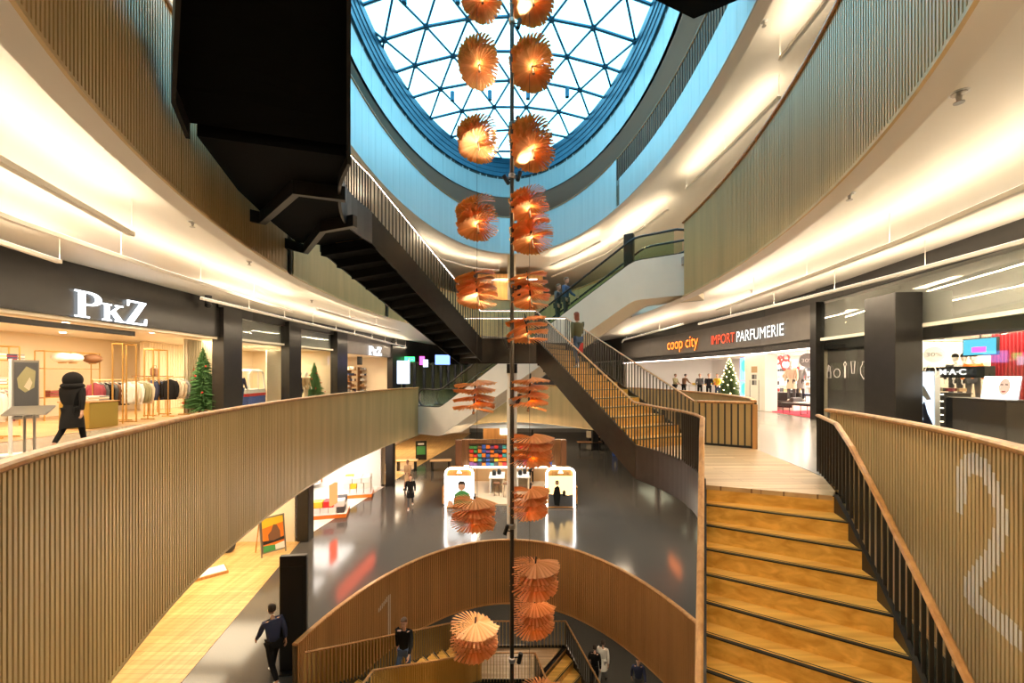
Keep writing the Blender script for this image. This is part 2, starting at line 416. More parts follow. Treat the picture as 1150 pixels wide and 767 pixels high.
# ceilings: a drop lip around the opening, the ceiling proper higher behind it
def ceiling(hole, c, zc, zl, lip=.38):
    pts = [Vector((p[0], p[1], 0)) for p in hole]; n = len(pts)
    cc = Vector((c[0], c[1], 0)); m = MB()
    q = [p + (p - cc).normalized() * lip for p in pts]
    vs = [Vector((p.x, p.y, zl)) for p in pts] + [Vector((p.x, p.y, zl)) for p in q] + [Vector((p.x, p.y, zc)) for p in q]
    fs = []
    for i in range(n):
        j = (i + 1) % n; fs += [(i, j, n + j, n + i), (n + i, n + j, 2 * n + j, 2 * n + i)]
    m.add(vs, fs); struct(m.build('trim_1', 'soffit'))
    slab([(p.x, p.y) for p in q], c, zc + .12, zc, 'ceiling_white', 'ceiling')
ceiling(H1, E1[:2], -6.1, -6.79)
ceiling(HOLE2, C2, -.6, -1.29)
ceiling(H3, E3[:2], S - .6, S - 1.29)
ceiling(H4, E4[:2], 2 * S - .6, 2 * S - 1.29)
ceiling(H5, E5[:2], 14.45, 14.2, .2)
slab(H5, E5[:2], 15.75, 15.45, 'wall_dark', 'ceiling')      # roof slab around the skylight

# balustrades ----------------------------------------------------------
barrier('tan slatted balustrade curving along the left gallery below the menswear shop', RL[:-4], 0)
barrier('slatted balustrade on the right with a pale numeral two painted on it', RB[9:], 0)
barrier('low slatted balustrade around the void behind the golden stairs', RF, 0)
m1 = barrier('slatted barrier of the lowest oval opening with a pale numeral one', ellipse(*E1, 0, 96, -20, 165), -S, slat='slat_brown')
# level 3: right side with an open end at the escalator, far curve, left side
e3 = ellipse(*E3, 0, 240)
def arc(pts, f): return [p for p in pts if f(p)]
barrier('upper slatted balustrade sweeping across the top right of the photo', arc(e3, lambda p: p.x > 0 and p.y < 13.45), S)
barrier('upper slatted balustrade at the far end of the oval, behind the stair landing', arc(e3, lambda p: p.y > 17.6), S)
L3b = arc(e3, lambda p: p.x < 0 and 10.1 < p.y <= 17.9); barrier('short upper slatted balustrade on the left past the black stair', L3b, S)
barrier('dark bronze slatted fascia behind the black stair at top left', arc(e3, lambda p: p.x < 0 and 5.6 < p.y <= 10.4), S, z1=-.02, rail=False)
barrier('upper slatted balustrade at the top left corner above the white ceiling', arc(e3, lambda p: p.x < 0 and p.y <= 5.9 and p.y > 1.2), S)
e4 = ellipse(*E4, 0, 240)
barrier('blue lit panelled band around the far side of the third oval', arc(e4, lambda p: p.y > 19.8 or (p.x < 0 and p.y > 2)), 2 * S, slat='panel_grey', pitch=.6, frac=.985)
t4 = barrier('blue lit panelled band with a baluster railing at upper right', arc(e4, lambda p: p.x > 0 and 2 < p.y <= 19.8), 2 * S, z1=0.0, rail=False, slat='panel_grey', pitch=.6, frac=.985)
m = MB(); pth = [Vector((p.x, p.y, 2 * S)) for p in arc(e4, lambda p: p.x > 0 and 9.6 < p.y <= 19.8)]
m.sweep(pth, rail_prof(.07, .05, 1.05, .0)); m.build('handrail', 'oak_rail', t4)
me_b = None
bal = MB(); bal.box(-.022, .022, -.008, .008, 0, 1.0); pb = None
def baluster_mesh(h, w=.05, d=.014, mt='baluster'):
    m = MB(); m.box(-w / 2, w / 2, -d / 2, d / 2, 0, h)
    me = bpy.data.meshes.new('baluster'); me.from_pydata([tuple(v) for v in m.v], [], m.f); me.materials.append(MATS[mt]); return me
BALM = baluster_mesh(1.0, .036, .012)
BALS = baluster_mesh(1.0, .05, .014, 'steel')
def balusters(path_bot, heights, parent, step=.12, me=None, limit=100):
    """uprights along a bottom line; heights: constant or function of the point's index fraction"""
    rs = resample(path_bot, step); nr = hnormals(rs); base = wloc(parent); k = 0
    for i, (p, n) in enumerate(zip(rs, nr)):
        if k >= limit: break
        h = heights(i / max(1, len(rs) - 1)) if callable(heights) else heights
        child('baluster', me or BALM, parent, p - base, (0, 0, math.atan2(n.y, n.x)), (1, 1, h)); k += 1
balusters(pth, 1.03, t4, .19, baluster_mesh(1.0, .03, .012))
m = MB(); R5 = ellipse(*E5, 0, 160)
m.sweep([Vector((p.x, p.y, 0)) for p in R5], [(0, 14.2), (0, 15.62), (-.12, 15.62), (-.12, 14.2)])
rs = resample(R5, 1.1)
for p, n in zip(rs, hnormals(rs)): m.ob((p.x + n.x * .002, p.y + n.y * .002, 14.9), (.012, .012, 1.4), math.atan2(n.y, n.x))
struct(m.build('trim_2', 'panel_grey'))
# ------------------------------------------------------------ skylight
t5 = MB(); t5.sweep([Vector((p.x, p.y, 0)) for p in R5], [(.10, 15.6), (.22, 16.85), (-.25, 16.85), (-.2, 15.6)])
for k in range(3): t5.sweep([Vector((p.x, p.y, 0)) for p in R5], [(.12 + .03 * k, 15.85 + .3 * k), (.16 + .03 * k, 15.87 + .3 * k), (.1, 15.9 + .3 * k)])
def dz(x, y):
    r = ((x - E5[0]) / E5[2]) ** 2 + ((y - E5[1]) / E5[3]) ** 2
    return 16.75 + 1.25 * (1 - min(r, 1.15))
def inside(x, y): return ((x - E5[0]) / (E5[2] + .05)) ** 2 + ((y - E5[1]) / (E5[3] + .05)) ** 2 < 1
m = MB(); nodes = {}; A_, H_ = 1.9, 1.85
for j in range(-9, 8):
    for i in range(-6, 7):
        nodes[(i, j)] = (-.1 + A_ * i + (A_ / 2 if j % 2 else 0), 18.6 + H_ * j)
def clip(a, b):
    for _ in range(14):
        c = ((a[0] + b[0]) / 2, (a[1] + b[1]) / 2)
        if inside(*c): a = c
        else: b = c
    return a
def bar(k1, k2, r):
    if k1 not in nodes or k2 not in nodes: return
    a, b = nodes[k1], nodes[k2]; ia, ib = inside(*a), inside(*b)
    if not ia and not ib: return
    if not ib: b = clip(a, b)
    if not ia: a = clip(b, a)
    m.tube([(a[0], a[1], dz(*a)), (b[0], b[1], dz(*b))], r, 6)
for (i, j) in list(nodes):
    bar((i, j), (i + 1, j), .075)
    o_ = 0 if j % 2 == 0 else 1
    bar((i, j), (i - 1 + o_, j + 1), .055); bar((i, j), (i + o_, j + 1), .055)
    x, y = nodes[(i, j)]
    if inside(x, y): m.lathe([(.0, -.10), (.13, -.08), (.13, .06), (0, .08)], (x, y, dz(x, y)), 8)
g = MB(); N = 12; rings = [[Vector((E5[0] + E5[2] * q / N * math.cos(2 * PI * k / 48), E5[1] + E5[3] * q / N * math.sin(2 * PI * k / 48), 0)) for k in range(48)] for q in range(1, N + 1)]
for r_ in rings:
    for p in r_: p.z = dz(p.x, p.y) + .09
g.loft(rings, cap=False); g.add(rings[0], [tuple(range(48))])
sky = struct(g.build('window_1', 'sky_glass', smooth=True))
m.build('glazing_bars', 'frame_blue', sky); t5.build('rim_frame', 'frame_blue', sky)
pl = bpy.data.lights.new('daylight_portal', 'AREA'); pl.shape = 'ELLIPSE'; pl.size = 12.4; pl.size_y = 24.8; pl.cycles.is_portal = True
po = bpy.data.objects.new('daylight_portal', pl); COL.objects.link(po); po.location = (E5[0], E5[1], 18.4)

# ------------------------------------------------------------ outer walls
def wall(name, pts, z0, z1, mt, th=.15):
    m = MB(); m.sweep([Vector((x, y, 0)) for x, y in pts], [(0, z0), (0, z1), (th, z1), (th, z0)]); return struct(m.build(name, mt))
for lv, z0, z1, a, b in ((0, -11, -6.1, 'wall_grey', 'wall_grey'), (3, S, 2 * S - .6, 'wall_cream', 'wall_cream'), (4, 2 * S, 14.45, 'wall_cream', 'wall_cream')):
    wall('wall_left', [(-13, OY0), (-13, OY1)], z0, z1, a); wall('wall_right', [(12.6, OY0), (12.6, OY1)], z0, z1, a)
wall('wall_back', [(OX0, OY0 + .1), (OX1, OY0 + .1)], -11, 15.5, 'wall_grey')
wall('wall_front', [(OX0, OY1 - .1), (OX1, OY1 - .1)], -11, 15.5, 'wall_grey')
wall('wall_left', [(OX0 + .1, OY0), (OX0 + .1, OY1)], -11, 15.5, 'wall_cream'); wall('wall_right', [(OX1 - .1, OY0), (OX1 - .1, OY1)], -11, 15.5, 'wall_cream')
# ------------------------------------------------------------ staircases
def hexa(m, q, z0, z1, mi=0):          # quad q (4 plan points) between two heights
    m.add([(p[0], p[1], z0) for p in q] + [(p[0], p[1], z1) for p in q], [(3, 2, 1, 0), (4, 5, 6, 7), (0, 1, 5, 4), (1, 2, 6, 5), (2, 3, 7, 6), (3, 0, 4, 7)], mi)
def lerp(a, b, t): return Vector(a) * (1 - t) + Vector(b) * t
def v2(p, z): return Vector((p[0], p[1], z))
def flight(t, lines, z0, r):
    """lines: list of (L, R) plan points in ascending order; riser k stands on line k"""
    n = len(lines) - 1
    for k in range(n + 1):
        L, R = Vector((*lines[k][0][:2], 0)), Vector((*lines[k][1][:2], 0)); zt = z0 + (k + 1) * r
        m = MB()
        if k < n: L2, R2 = Vector((*lines[k + 1][0][:2], 0)), Vector((*lines[k + 1][1][:2], 0))
        else: d_ = (Vector((*lines[k][0][:2], 0)) - Vector((*lines[k - 1][0][:2], 0))); L2, R2 = L + d_ * .35, R + d_ * .35
        u = (L2 - L).normalized() if (L2 - L).length > 0 else Vector((0, 1, 0)); w_ = (R2 - R).normalized()
        hexa(m, [L, R, R2 + w_ * .03, L2 + u * .03], zt - .045, zt)
        hexa(m, [L, R, R + w_ * .03, L + u * .03], zt - r, zt - .045)
        hexa(m, [L + u * .006 - (u * .008), R - w_ * .002, R + w_ * .045, L + u * .045], zt - .012, zt + .003, 1)
        hexa(m, [L + u * .07, R + w_ * .07, R + w_ * .085, L + u * .085], zt, zt + .002, 1)
        m.build('step', ['oak_step', 'black_steel'], t)
def soffit(t, lines, z0, r, drop=.42, name='soffit', flat=False):
    m = MB(); n = len(lines) - 1
    for k in range(n):
        L, R = lines[k]; L2, R2 = lines[k + 1]; za = z0 + k * r - drop + .12
        if flat:
            q = [Vector((L.x, L.y, za)), Vector((R.x, R.y, za)), Vector((R2.x, R2.y, za + r)), Vector((L2.x, L2.y, za + r))]
            m.add(q + [v + Vector((0, 0, .05)) for v in q], [(3, 2, 1, 0), (4, 5, 6, 7), (0, 1, 5, 4), (1, 2, 6, 5), (2, 3, 7, 6), (3, 0, 4, 7)])
            continue
        hexa(m, [L, R, R2, L2], za - .05, za + .04); hexa(m, [L2, R2, lerp(R2, R, .1), lerp(L2, L, .1)], za, za + r)
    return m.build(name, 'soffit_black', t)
def strip(t, path, up, down, side, name='stringer', mt='stringer', th=.05):
    m = MB(); m.sweep(path, [(0, up), (0, -down), (side * th, -down), (side * th, up)]); return m.build(name, mt, t)
def interp_lines(L0, R0, L1, R1, n): return [(lerp((*L0, 0), (*L1, 0), k / n), lerp((*R0, 0), (*R1, 0), k / n)) for k in range(n + 1)]
RS = 2.75 / 13; RN = 2.75 / 12; NN = 12
A0L, A0R, A1L, A1R = (2.8, 9.2), (4.42, 9.92), (.82, 13.25), (1.97, 14.9)
B0R, B0L, B1R, B1L = (-1.0, 13.25), (-1.9, 14.9), (-3.42, 9.9), (-4.9, 10.5)
LA = interp_lines(A0L, A0R, A1L, A1R, 12); LB = interp_lines(B0R, B0L, B1R, B1L, 12); BT_R, BT_L = B1R, B1L
def rail_system(label, path, group, hh=1.0, led=True, bal_step=.13, base_up=.08, name='stair_railing', me=None, w_=.06):
    """path: 3D nosing line; handrail hh above it"""
    path = [Vector(p) for p in path]
    t = thing(name, label, 'railing', path[len(path) // 2], group)
    m = MB(); m.sweep(path, rail_prof(w_, .045, hh, 0)); m.build('handrail', 'oak_rail', t)
    if led:
        m = MB(); m.sweep(path, [(-.010, hh - .0262), (.010, hh - .0262), (.010, hh - .022), (-.010, hh - .022)]); m.build('led_strip', 'led', t)
    rs = resample(path, bal_step); nr = hnormals(rs); base = wloc(t)
    for p, n in list(zip(rs, nr))[:100]:
        child('baluster', me or BALM, t, p + Vector((0, 0, base_up)) - base, (0, 0, math.atan2(n.y, n.x)), (1, 1, hh - base_up - .03))
    return t
LNOSE = [tuple(G(793.5, HY + dy, -k * RN)[:2]) for k, dy in enumerate((123, 145, 168, 195, 223.6, 255, 291.5, 332))]
while len(LNOSE) < NN + 1: LNOSE.append((LNOSE[-1][0] - .115, LNOSE[-1][1] - .24))
RNOSE = [tuple(G(px, py, -k * RN)[:2]) for k, (px, py) in enumerate(((936.6, 557), (952.5, 587), (968, 618.5), (985, 652), (1003.5, 692.4), (1024, 741)))]
while len(RNOSE) < NN + 1: RNOSE.append((RNOSE[-1][0] - .10, RNOSE[-1][1] - .28))
BAL_BACKLIT = baluster_mesh(1.0, .055, .014, 'brass')  # plain uprights with the golden backlight painted in
def far_stair(z0, label, where, rl):
    t = thing('staircase', label, 'staircase', (1.5, 11.5, z0))
    low = z0 < 0; B1R, B1L = ((-2.9, 8.55), (-4.6, 9.1)) if low else (BT_R, BT_L); LB = interp_lines(B0R, B0L, B1R, B1L, 12)
    flight(t, LA, z0, RS); flight(t, LB, z0 + 2.75, RS)
    soffit(t, LA, z0, RS); soffit(t, LB, z0 + 2.75, RS)
    zm = z0 + 2.75
    m = MB(); hexa(m, [A1L, A1R, B0L, B0R], zm - .08, zm); m.build('landing', 'oak_floor', t)
    m = MB(); hexa(m, [A1L, A1R, B0L, B0R], zm - .46, zm - .09); m.build('landing_slab', 'black_steel', t)
    inner = [v2(B1R, z0 + S), v2(B0R, zm), v2(A1L, zm), v2(A0L, z0)]
    outer_ = [v2(B1L, z0 + S), v2(B0L, zm), v2(A1R, zm), v2(A0R, z0)]
    strip(t, inner, .10, .66, -1); strip(t, outer_, .10, .66, 1)
    # inner railing is split where it changes direction, so each run is one railing
    ins = lambda p, q: [Vector(p), Vector(q)]
    rail_system(rl[0], [v2(B1R, z0 + S), v2((-1.0, 13.15), zm), v2((.75, 13.15), zm)], 'stair railings', led=not low, me=BAL_BACKLIT if low else None, bal_step=.10 if low else .13)
    rail_system(rl[1], [v2(B1L, z0 + S), v2((-1.9, 14.86), zm), v2((1.95, 14.86), zm)], 'stair railings', led=not low, me=BAL_BACKLIT if low else None, bal_step=.125 if low else .13)
    rail_system(rl[2], [v2((.75, 13.15), zm), v2((2.76, 9.25), z0 + .05), v2((3.02, 8.4), z0), v2((3.13, 7.5), z0), v2((3.06, 6.8), z0), v2((2.93, 6.3), z0)], 'stair railings', led=False, bal_step=.11)
    rail_system(rl[3], [v2((1.95, 14.86), zm), v2(A0R, z0 + .03)], 'stair railings', led=False)
    return t
far_stair(0, 'black framed staircase with golden oak steps and a landing, crossing the middle of the oval', '', (
    'LED lit railing down the near side of the upper black flight to the landing', 'LED lit railing on the far side of the stair landing',
    'oak topped railing on the near left side of the golden middle flight', 'oak topped railing on the far right side of the golden middle flight'))
far_stair(-2 * S, 'lowest staircase with an oak landing at the bottom centre of the photo', '', (
    'curved railing on the near side of the lowest flight at bottom left', 'curved railing around the back of the lowest oak landing', 'railing on the near side of the bottom right flight', 'railing on the far side of the bottom right flight'))
def near_stair(z0, label, rl):
    """left landing at z0, flight towards the camera, landing, flight up to the right landing at z0 + S"""
    t = thing('staircase', label, 'staircase', (0, 4.0, z0)); zm = z0 + 2.75; z1 = z0 + S
    RT = [(Vector((*LNOSE[k], 0)), Vector((*RNOSE[k], 0))) for k in range(NN, -1, -1)]        # ascending to the right landing
    sx = lambda p, s: Vector((-p[0] * s, p[1], 0))
    LT = [(sx(LNOSE[k], .85), sx(RNOSE[k], 1.0 if k < 2 else max(.86, 1 - .045 * (k - 1)))) for k in range(NN + 1)]                           # ascending from the left landing
    flight(t, RT, zm - RN, RN)
    flight(t, LT, z0 - RN, RN)
    soffit(t, RT, zm, RN, .5, flat=True); soffit(t, LT, z0, RN, .5, flat=True)
    q = [RT[0][0], RT[0][1], LT[NN][1], LT[NN][0]]
    m = MB(); hexa(m, q, zm - .08, zm); m.build('landing', 'oak_floor', t)
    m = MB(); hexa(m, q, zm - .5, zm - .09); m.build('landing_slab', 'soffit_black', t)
    # right landing in oak
    rin = smooth_path([(2.80, 9.22, 0), (3.06, 8.4, 0), (3.17, 7.5, 0), (3.10, 6.8, 0), (2.92, 6.17, 0)], 5)
    poly = [(p.x, p.y) for p in rin] + [(4.40, 5.62), (4.62, 5.86), (5.06, 6.66), (5.45, 9.0), (5.48, 9.32), (4.45, 9.95)]
    m = MB(); m.prism(poly, z1 - .06, z1 + .004); m.build('landing', 'oak_floor', t)
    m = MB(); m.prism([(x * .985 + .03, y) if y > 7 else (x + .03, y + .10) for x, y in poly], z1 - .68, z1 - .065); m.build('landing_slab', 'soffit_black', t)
    lin = smooth_path([(-3.42, 9.9, 0), (-3.52, 8.6, 0), (-3.02, 7.1, 0), (-2.48, 6.17, 0)] if z0 > 0 else [(-2.9, 8.55, 0), (-3.0, 7.9, 0), (-2.85, 7.0, 0), (-2.48, 6.17, 0)], 5)
    lout = [(-4.4, 5.62), (-4.95, 7.4), (-5.25, 9.0), (-5.4, 10.3), (-4.9, 10.5)] if z0 > 0 else [(-4.4, 5.62), (-4.95, 7.0), (-5.0, 8.4), (-4.85, 9.2), (-4.6, 9.1)]
    poly2 = [(p.x, p.y) for p in lin] + lout
    m = MB(); m.prism(poly2, z0 - .06, z0 + .004); m.build('landing', 'oak_floor', t)
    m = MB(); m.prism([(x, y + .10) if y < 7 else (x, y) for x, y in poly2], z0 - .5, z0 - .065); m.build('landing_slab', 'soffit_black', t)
    # folded edge beams under the left landing
    for pts in () if z0 < 0 else ([(-5.45, 8.05), (-5.15, 8.35), (-3.75, 7.0), (-2.95, 7.25)], [(-5.5, 9.95), (-5.3, 10.4), (-4.15, 8.85), (-3.3, 8.5)]):
        m = MB(); m.sweep([Vector((x, y, z0)) for x, y in pts], [(0, -.74), (0, -.5), (.12, -.5), (.12, -.74)]); m.build('edge_beam', 'stringer', t)
    ri = [v2(p, z1) for p in rin] + [v2(LNOSE[k], z1 - k * RN) for k in range(1, NN + 1)]
    strip(t, ri, .10, .66, -1)
    strip(t, [v2(RNOSE[k], z1 - k * RN) for k in range(NN + 1)], .02, .45, 1)
    li = [v2(p, z0) for p in lin] + [v2(LT[k][0], z0 + k * RN) for k in range(1, NN + 1)]
    strip(t, li, .10, .66, 1)
    strip(t, [v2(LT[k][1], z0 + k * RN) for k in range(NN + 1)], .06, .6, -1)
    rail_system(rl[0], [v2((2.93, 6.3), z1)] + [v2((LNOSE[k][0] - .07, LNOSE[k][1]), z1 - k * RN - .03 * min(k, 3)) for k in range(1, NN + 1)], 'stair railings', led=False, w_=.075, bal_step=.15)
    rail_system(rl[1], [v2((5.02, 6.72), z1), v2((4.58, 5.78), z1 - .03)] + [v2((RNOSE[k][0] + .05, RNOSE[k][1]), z1 - k * RN - .04 * min(k, 4)) for k in range(1, NN + 1)], 'stair railings', led=False, w_=.075, bal_step=.15)
    rail_system(rl[2], [v2(p, z0) for p in lin] + [v2(LT[k][0], z0 + k * RN) for k in range(1, NN + 1)], 'stair railings', led=True)
    rail_system(rl[3], [v2(LT[k][1], z0 + k * RN) for k in range(0, NN + 1)], 'stair railings', led=True)
    return t
near_stair(-S, 'golden oak staircase with black nosings rising from the bottom right towards the gallery', (
    'oak handrail and balusters on the inner left side of the foreground stairs', 'oak handrail and balusters on the outer right side of the foreground stairs',
    'railing along the inner side of the stair landing at bottom left', 'railing on the outer side of the flight at bottom left'))
near_stair(S, 'black staircase overhead, its dark underside filling the top left of the photo', (
    'railing on the inner side of the overhead flight at top right', 'railing on the outer side of the overhead flight at top right',
    'blue lit curved railing along the edge of the overhead black stair', 'railing on the outer side of the overhead black stair'))
# slatted end of the right gallery: barrier facing the landing
m = MB()
tb = thing('slatted_balustrade', 'slatted barrier end with dark uprights facing the oak landing beside the golden stairs', 'balustrade', (5, 9.6, 0))
fp = [Vector((5.5, 9.3, 0)), Vector((4.5, 9.93, 0))]
mm = MB(); mm.sweep(fp, [(0.0, .02), (0.0, 1.0), (-.05, 1.0), (-.05, .02)]); mm.build('panel', 'slat', tb)
mm = MB(); mm.sweep(fp, rail_prof(.12, .06, 1.03, 0)); mm.build('handrail', 'oak_rail', tb)
mm = MB(); mm.sweep(fp, [(.07, 0), (.07, .05), (-.05, .05), (-.05, 0)]); mm.build('base_rail', 'black_steel', tb)
for k in range(9):
    p = fp[0].lerp(fp[1], .04 + k * .115); child('baluster', BALM, tb, p + Vector((-.03, -.05, .04)) - Vector((5, 9.6, 0)), (0, 0, math.radians(-32)), (1, 1, .96))
mm = MB(); mm.ob((5.5, 9.27, .5), (.1, .1, 1.0), math.radians(-32)); mm.build('end_post', 'oak_rail', tb)

# ------------------------------------------------------------ pole and its spotlights
PD = 10.9
t = thing('steel_pole', 'tall thin dark steel pole running the full height of the oval', 'pole', (0, PD, -11))
m = MB(); m.lathe([(.055, 0), (.055, 29.3), (.04, 29.3)], (0, PD, -11), 12); m.build('shaft', 'pole_steel', t, True)
m = MB(); m.lathe([(.3, 0), (.3, .03), (.09, .05), (.08, .25)], (0, PD, -11), 20); m.build('base_plate', 'black_steel', t, True)
for y in (24, 140, 198, 320, 451, 591, 741):
    z = EYE + (HY - y) / F * PD; m = MB(); m.lathe([(.06, -.07), (.09, -.05), (.09, .05), (.06, .07)], (0, PD, z), 12); m.build('collar', 'steel', t, True)
def pole_spot(x, y, side, label, tgt, power, lit=True, tilt=0):
    z = EYE + (HY - y) / F * PD; X = (x - HX) / F * PD
    t = thing('spotlight', label, 'spotlight', (X, PD, z), 'spotlights on the pole')
    d = (Vector(tgt) - Vector((X, PD, z))).normalized(); M = d.to_track_quat('Z', 'Y').to_matrix()
    m = MB(); m.lathe([(.03, -.17), (.055, -.15), (.06, .1), (.05, .1)], (X, PD, z), 12, M=M); hs = m.build('housing', 'black_steel', t, True)
    m = MB(); m.tube([(0, PD, z - .02), (X, PD, z)], .018, 6); m.build('arm', 'black_steel', t)
    m = MB(); m.lathe([(.0, .085), (.047, .085), (.047, .095), (0, .095)], (X, PD, z), 12, M=M); m.build('lens', 'spot_glow' if lit else 'black_rubber', hs)
    if power: spot('spot_lamp', Vector((X, PD, z)) + d * .14, tgt, power, 55)
def LT_(px, y): return ((px - HX) / F * 11, 11.05, EYE + (HY - y) / F * 11)
pole_spot(583, 26, 1, 'top spotlight on the steel pole, against the skylight', LT_(594, -20), 160, False)
pole_spot(583, 135, 1, 'spotlight on the pole beside the second row of veneer lamps', LT_(540, 68), 320, False)
pole_spot(568, 201, -1, 'lit spotlight on the left of the pole in front of the blue band', LT_(537, 150), 260)
pole_spot(583, 197, 1, 'dark spotlight on the right of the pole in front of the blue band', LT_(594, 160), 160, False)
pole_spot(583, 325, 1, 'lit spotlight on the pole between the lamps above the stair landing', LT_(592, 245), 420)
pole_spot(568, 385, -1, 'lit spotlight on the pole just above the stair landing', LT_(536, 300), 520)
pole_spot(583, 447, 1, 'spotlight on the pole below the stair landing, tilted upward', LT_(592, 425), 60, False)
pole_spot(568, 596, -1, 'spotlight on the left of the pole above the lowest oval', LT_(533, 700), 420, False)
pole_spot(584, 738, 1, 'lit spotlight on the pole at the bottom of the photo', LT_(598, 680), 170)
# ------------------------------------------------------------ veneer pendant lamps
def disc_mesh(R=.60, N=32, seed=1):
    rnd = random.Random(seed); m = MB(); da = 2 * PI / N
    for i in range(N):
        a = da * i; h = -.10 + .20 * i / N; Rb = R * rnd.uniform(.95, 1.04); w_ = da * .60
        lift = .040; cut = rnd.uniform(.90, .95)
        def pt(rr, aa, sd, up=0.0):
            zz = h + sd * lift * (rr / R) - .10 * (rr / R) ** 2 + .035 * math.sin(2 * (a + aa) + seed) * (rr / R) + up * rr / R
            return Vector((rr * math.cos(a + aa), rr * math.sin(a + aa), zz))
        fold = .022
        pts = [pt(.05, -w_ * .9, -1), pt(.05, 0, 0, fold), pt(.05, w_ * .9, 1), pt(Rb * .55, -w_ * .95, -1), pt(Rb * .55, 0, 0, fold), pt(Rb * .55, w_ * .95, 1), pt(Rb * cut, -w_ * .82, -1), pt(Rb * (cut + .03), 0, 0, fold), pt(Rb, w_ * .82, 1)]
        n_ = Vector((0, 0, .006)); b = pts + [p + n_ for p in pts]; q_ = [(0, 1, 4, 3), (1, 2, 5, 4), (3, 4, 7, 6), (4, 5, 8, 7)]; rim = [0, 3, 6, 7, 8, 5, 2, 1]
        m.add(b, q_ + [tuple(9 + v for v in reversed(f)) for f in q_] + [(rim[k], rim[(k + 1) % 8], 9 + rim[(k + 1) % 8], 9 + rim[k]) for k in range(8)])
    me = bpy.data.meshes.new('veneer_disc'); me.from_pydata([tuple(v) for v in m.v], [], m.f); me.materials.append(MATS['veneer'])
    return me
DISCS = [disc_mesh(seed=s) for s in (3, 5, 8)]
ROD = {}
def lamp(px, y, nd_, label, rz, sc_=1.0, tilt=0.0):
    D = 11.0 if px > 560 else 11.15
    X = (px - HX) / F * D; z = EYE + (HY - y) / F * D
    if px > 560: X += .06
    t = thing('veneer_pendant_lamp', label, 'pendant lamp', (X, D, z), 'pleated veneer pendant lamps')
    sp = .16 if y < 200 else .20; tilt = max(-.10, min(.34, (420 - y) / 900)); t.rotation_euler = (-tilt, -.14 if y < 420 else .07, 0)
    for k in range(nd_):
        o = child('veneer_disc', DISCS[k % 3], t, (0, 0, (k - (nd_ - 1) / 2) * sp), (random.uniform(-.06, .06), random.uniform(-.06, .06), rz + random.uniform(-.2, .2)), (sc_, sc_, 1))
    m = MB(); h = nd_ * sp / 2 + .1; m.lathe([(.012, -h), (.022, -h + .02), (.022, h - .02), (.012, h)], (X, D, z), 8); m.build('rod', 'black_steel', t)
    m = MB(); m.lathe([(.0, -.05), (.035, -.03), (.035, .03), (0, .05)], (X, D, z - h), 10); m.build('end_cap', 'brown', t)
    l = bpy.data.lights.new('lamp_glow', 'POINT'); l.energy = 9 if y < 300 else (7 if y < 420 else 6); l.color = (1, .66, .30); l.shadow_soft_size = .09; lo = bpy.data.objects.new('lamp_glow', l); COL.objects.link(lo); lo.location = (X + .05, D - .12, z - (nd_ / 2 - 1) * sp - sp * .5); lo.parent = None
for px, y, n_, lb, sc_ in (
    (540, -8, 4, 'veneer pendant lamp cut by the top edge, in the left column', .93), (537, 68, 4, 'orange veneer pendant lamp in the left column against the upper skylight', .93),
    (536, 154, 4, 'orange veneer pendant lamp in the left column against the lower skylight', .93), (535, 242, 4, 'orange veneer pendant lamp in the left column before the beige and blue bands', .95),
    (535, 322, 4, 'orange veneer pendant lamp in the left column above the landing railing', .95), (533, 443, 4, 'brown veneer pendant lamp in the left column below the stair landing', .98),
    (532, 574, 4, 'veneer pendant lamp in the left column before the left kiosk poster', 1.05), (533, 712, 4, 'lowest veneer pendant lamp of the left column, hanging inside the lowest oval', 1.1)):
    lamp(px, y, n_, lb, random.uniform(.2, .8) - .3, sc_)
for px, y, n_, lb, sc_ in (
    (594, -6, 4, 'veneer pendant lamp cut by the top edge, right of the pole', 1.0), (594, 70, 4, 'orange veneer pendant lamp right of the pole against the upper skylight', 1.0),
    (594, 160, 5, 'orange veneer pendant lamp right of the pole at the skylight rim', 1.0), (591, 229, 3, 'small orange veneer pendant lamp right of the pole before the beige band', .9),
    (594, 262, 3, 'orange veneer pendant lamp right of the pole before the lower blue band', 1.0), (592, 324, 4, 'orange veneer pendant lamp right of the pole above the landing', .9),
    (589, 368, 3, 'orange veneer pendant lamp right of the pole just above the stair landing', .95), (592, 440, 4, 'glowing veneer pendant lamp right of the pole just below the stair landing', .9),
    (594, 503, 4, 'brown veneer pendant lamp right of the pole before the kiosk shelves', 1.0), (592, 562, 4, 'veneer pendant lamp right of the pole above the kiosk stools', .87),
    (598, 645, 4, 'large pale veneer lamp right of the pole, upper of the pair in the lowest oval', 1.08), (597, 690, 4, 'glowing veneer pendant lamp right of the pole, lower of the pair in the lowest oval', .95),
    (605, 782, 3, 'veneer pendant lamp right of the pole cut by the bottom edge', 1.0)):
    lamp(px, y, n_, lb, random.uniform(-.3, .5), sc_)
for X, D, lb in ((-.95, 11.15, 'thin suspension cable holding the left column of veneer lamps'), (.47, 11.0, 'thin suspension cable holding the right column of veneer lamps')):
    m = MB(); m.tube([(X, D, -9), (X, D, 17.5)], .006, 5); tag(m.build('suspension_cable', 'pole_steel'), lb, 'cable')
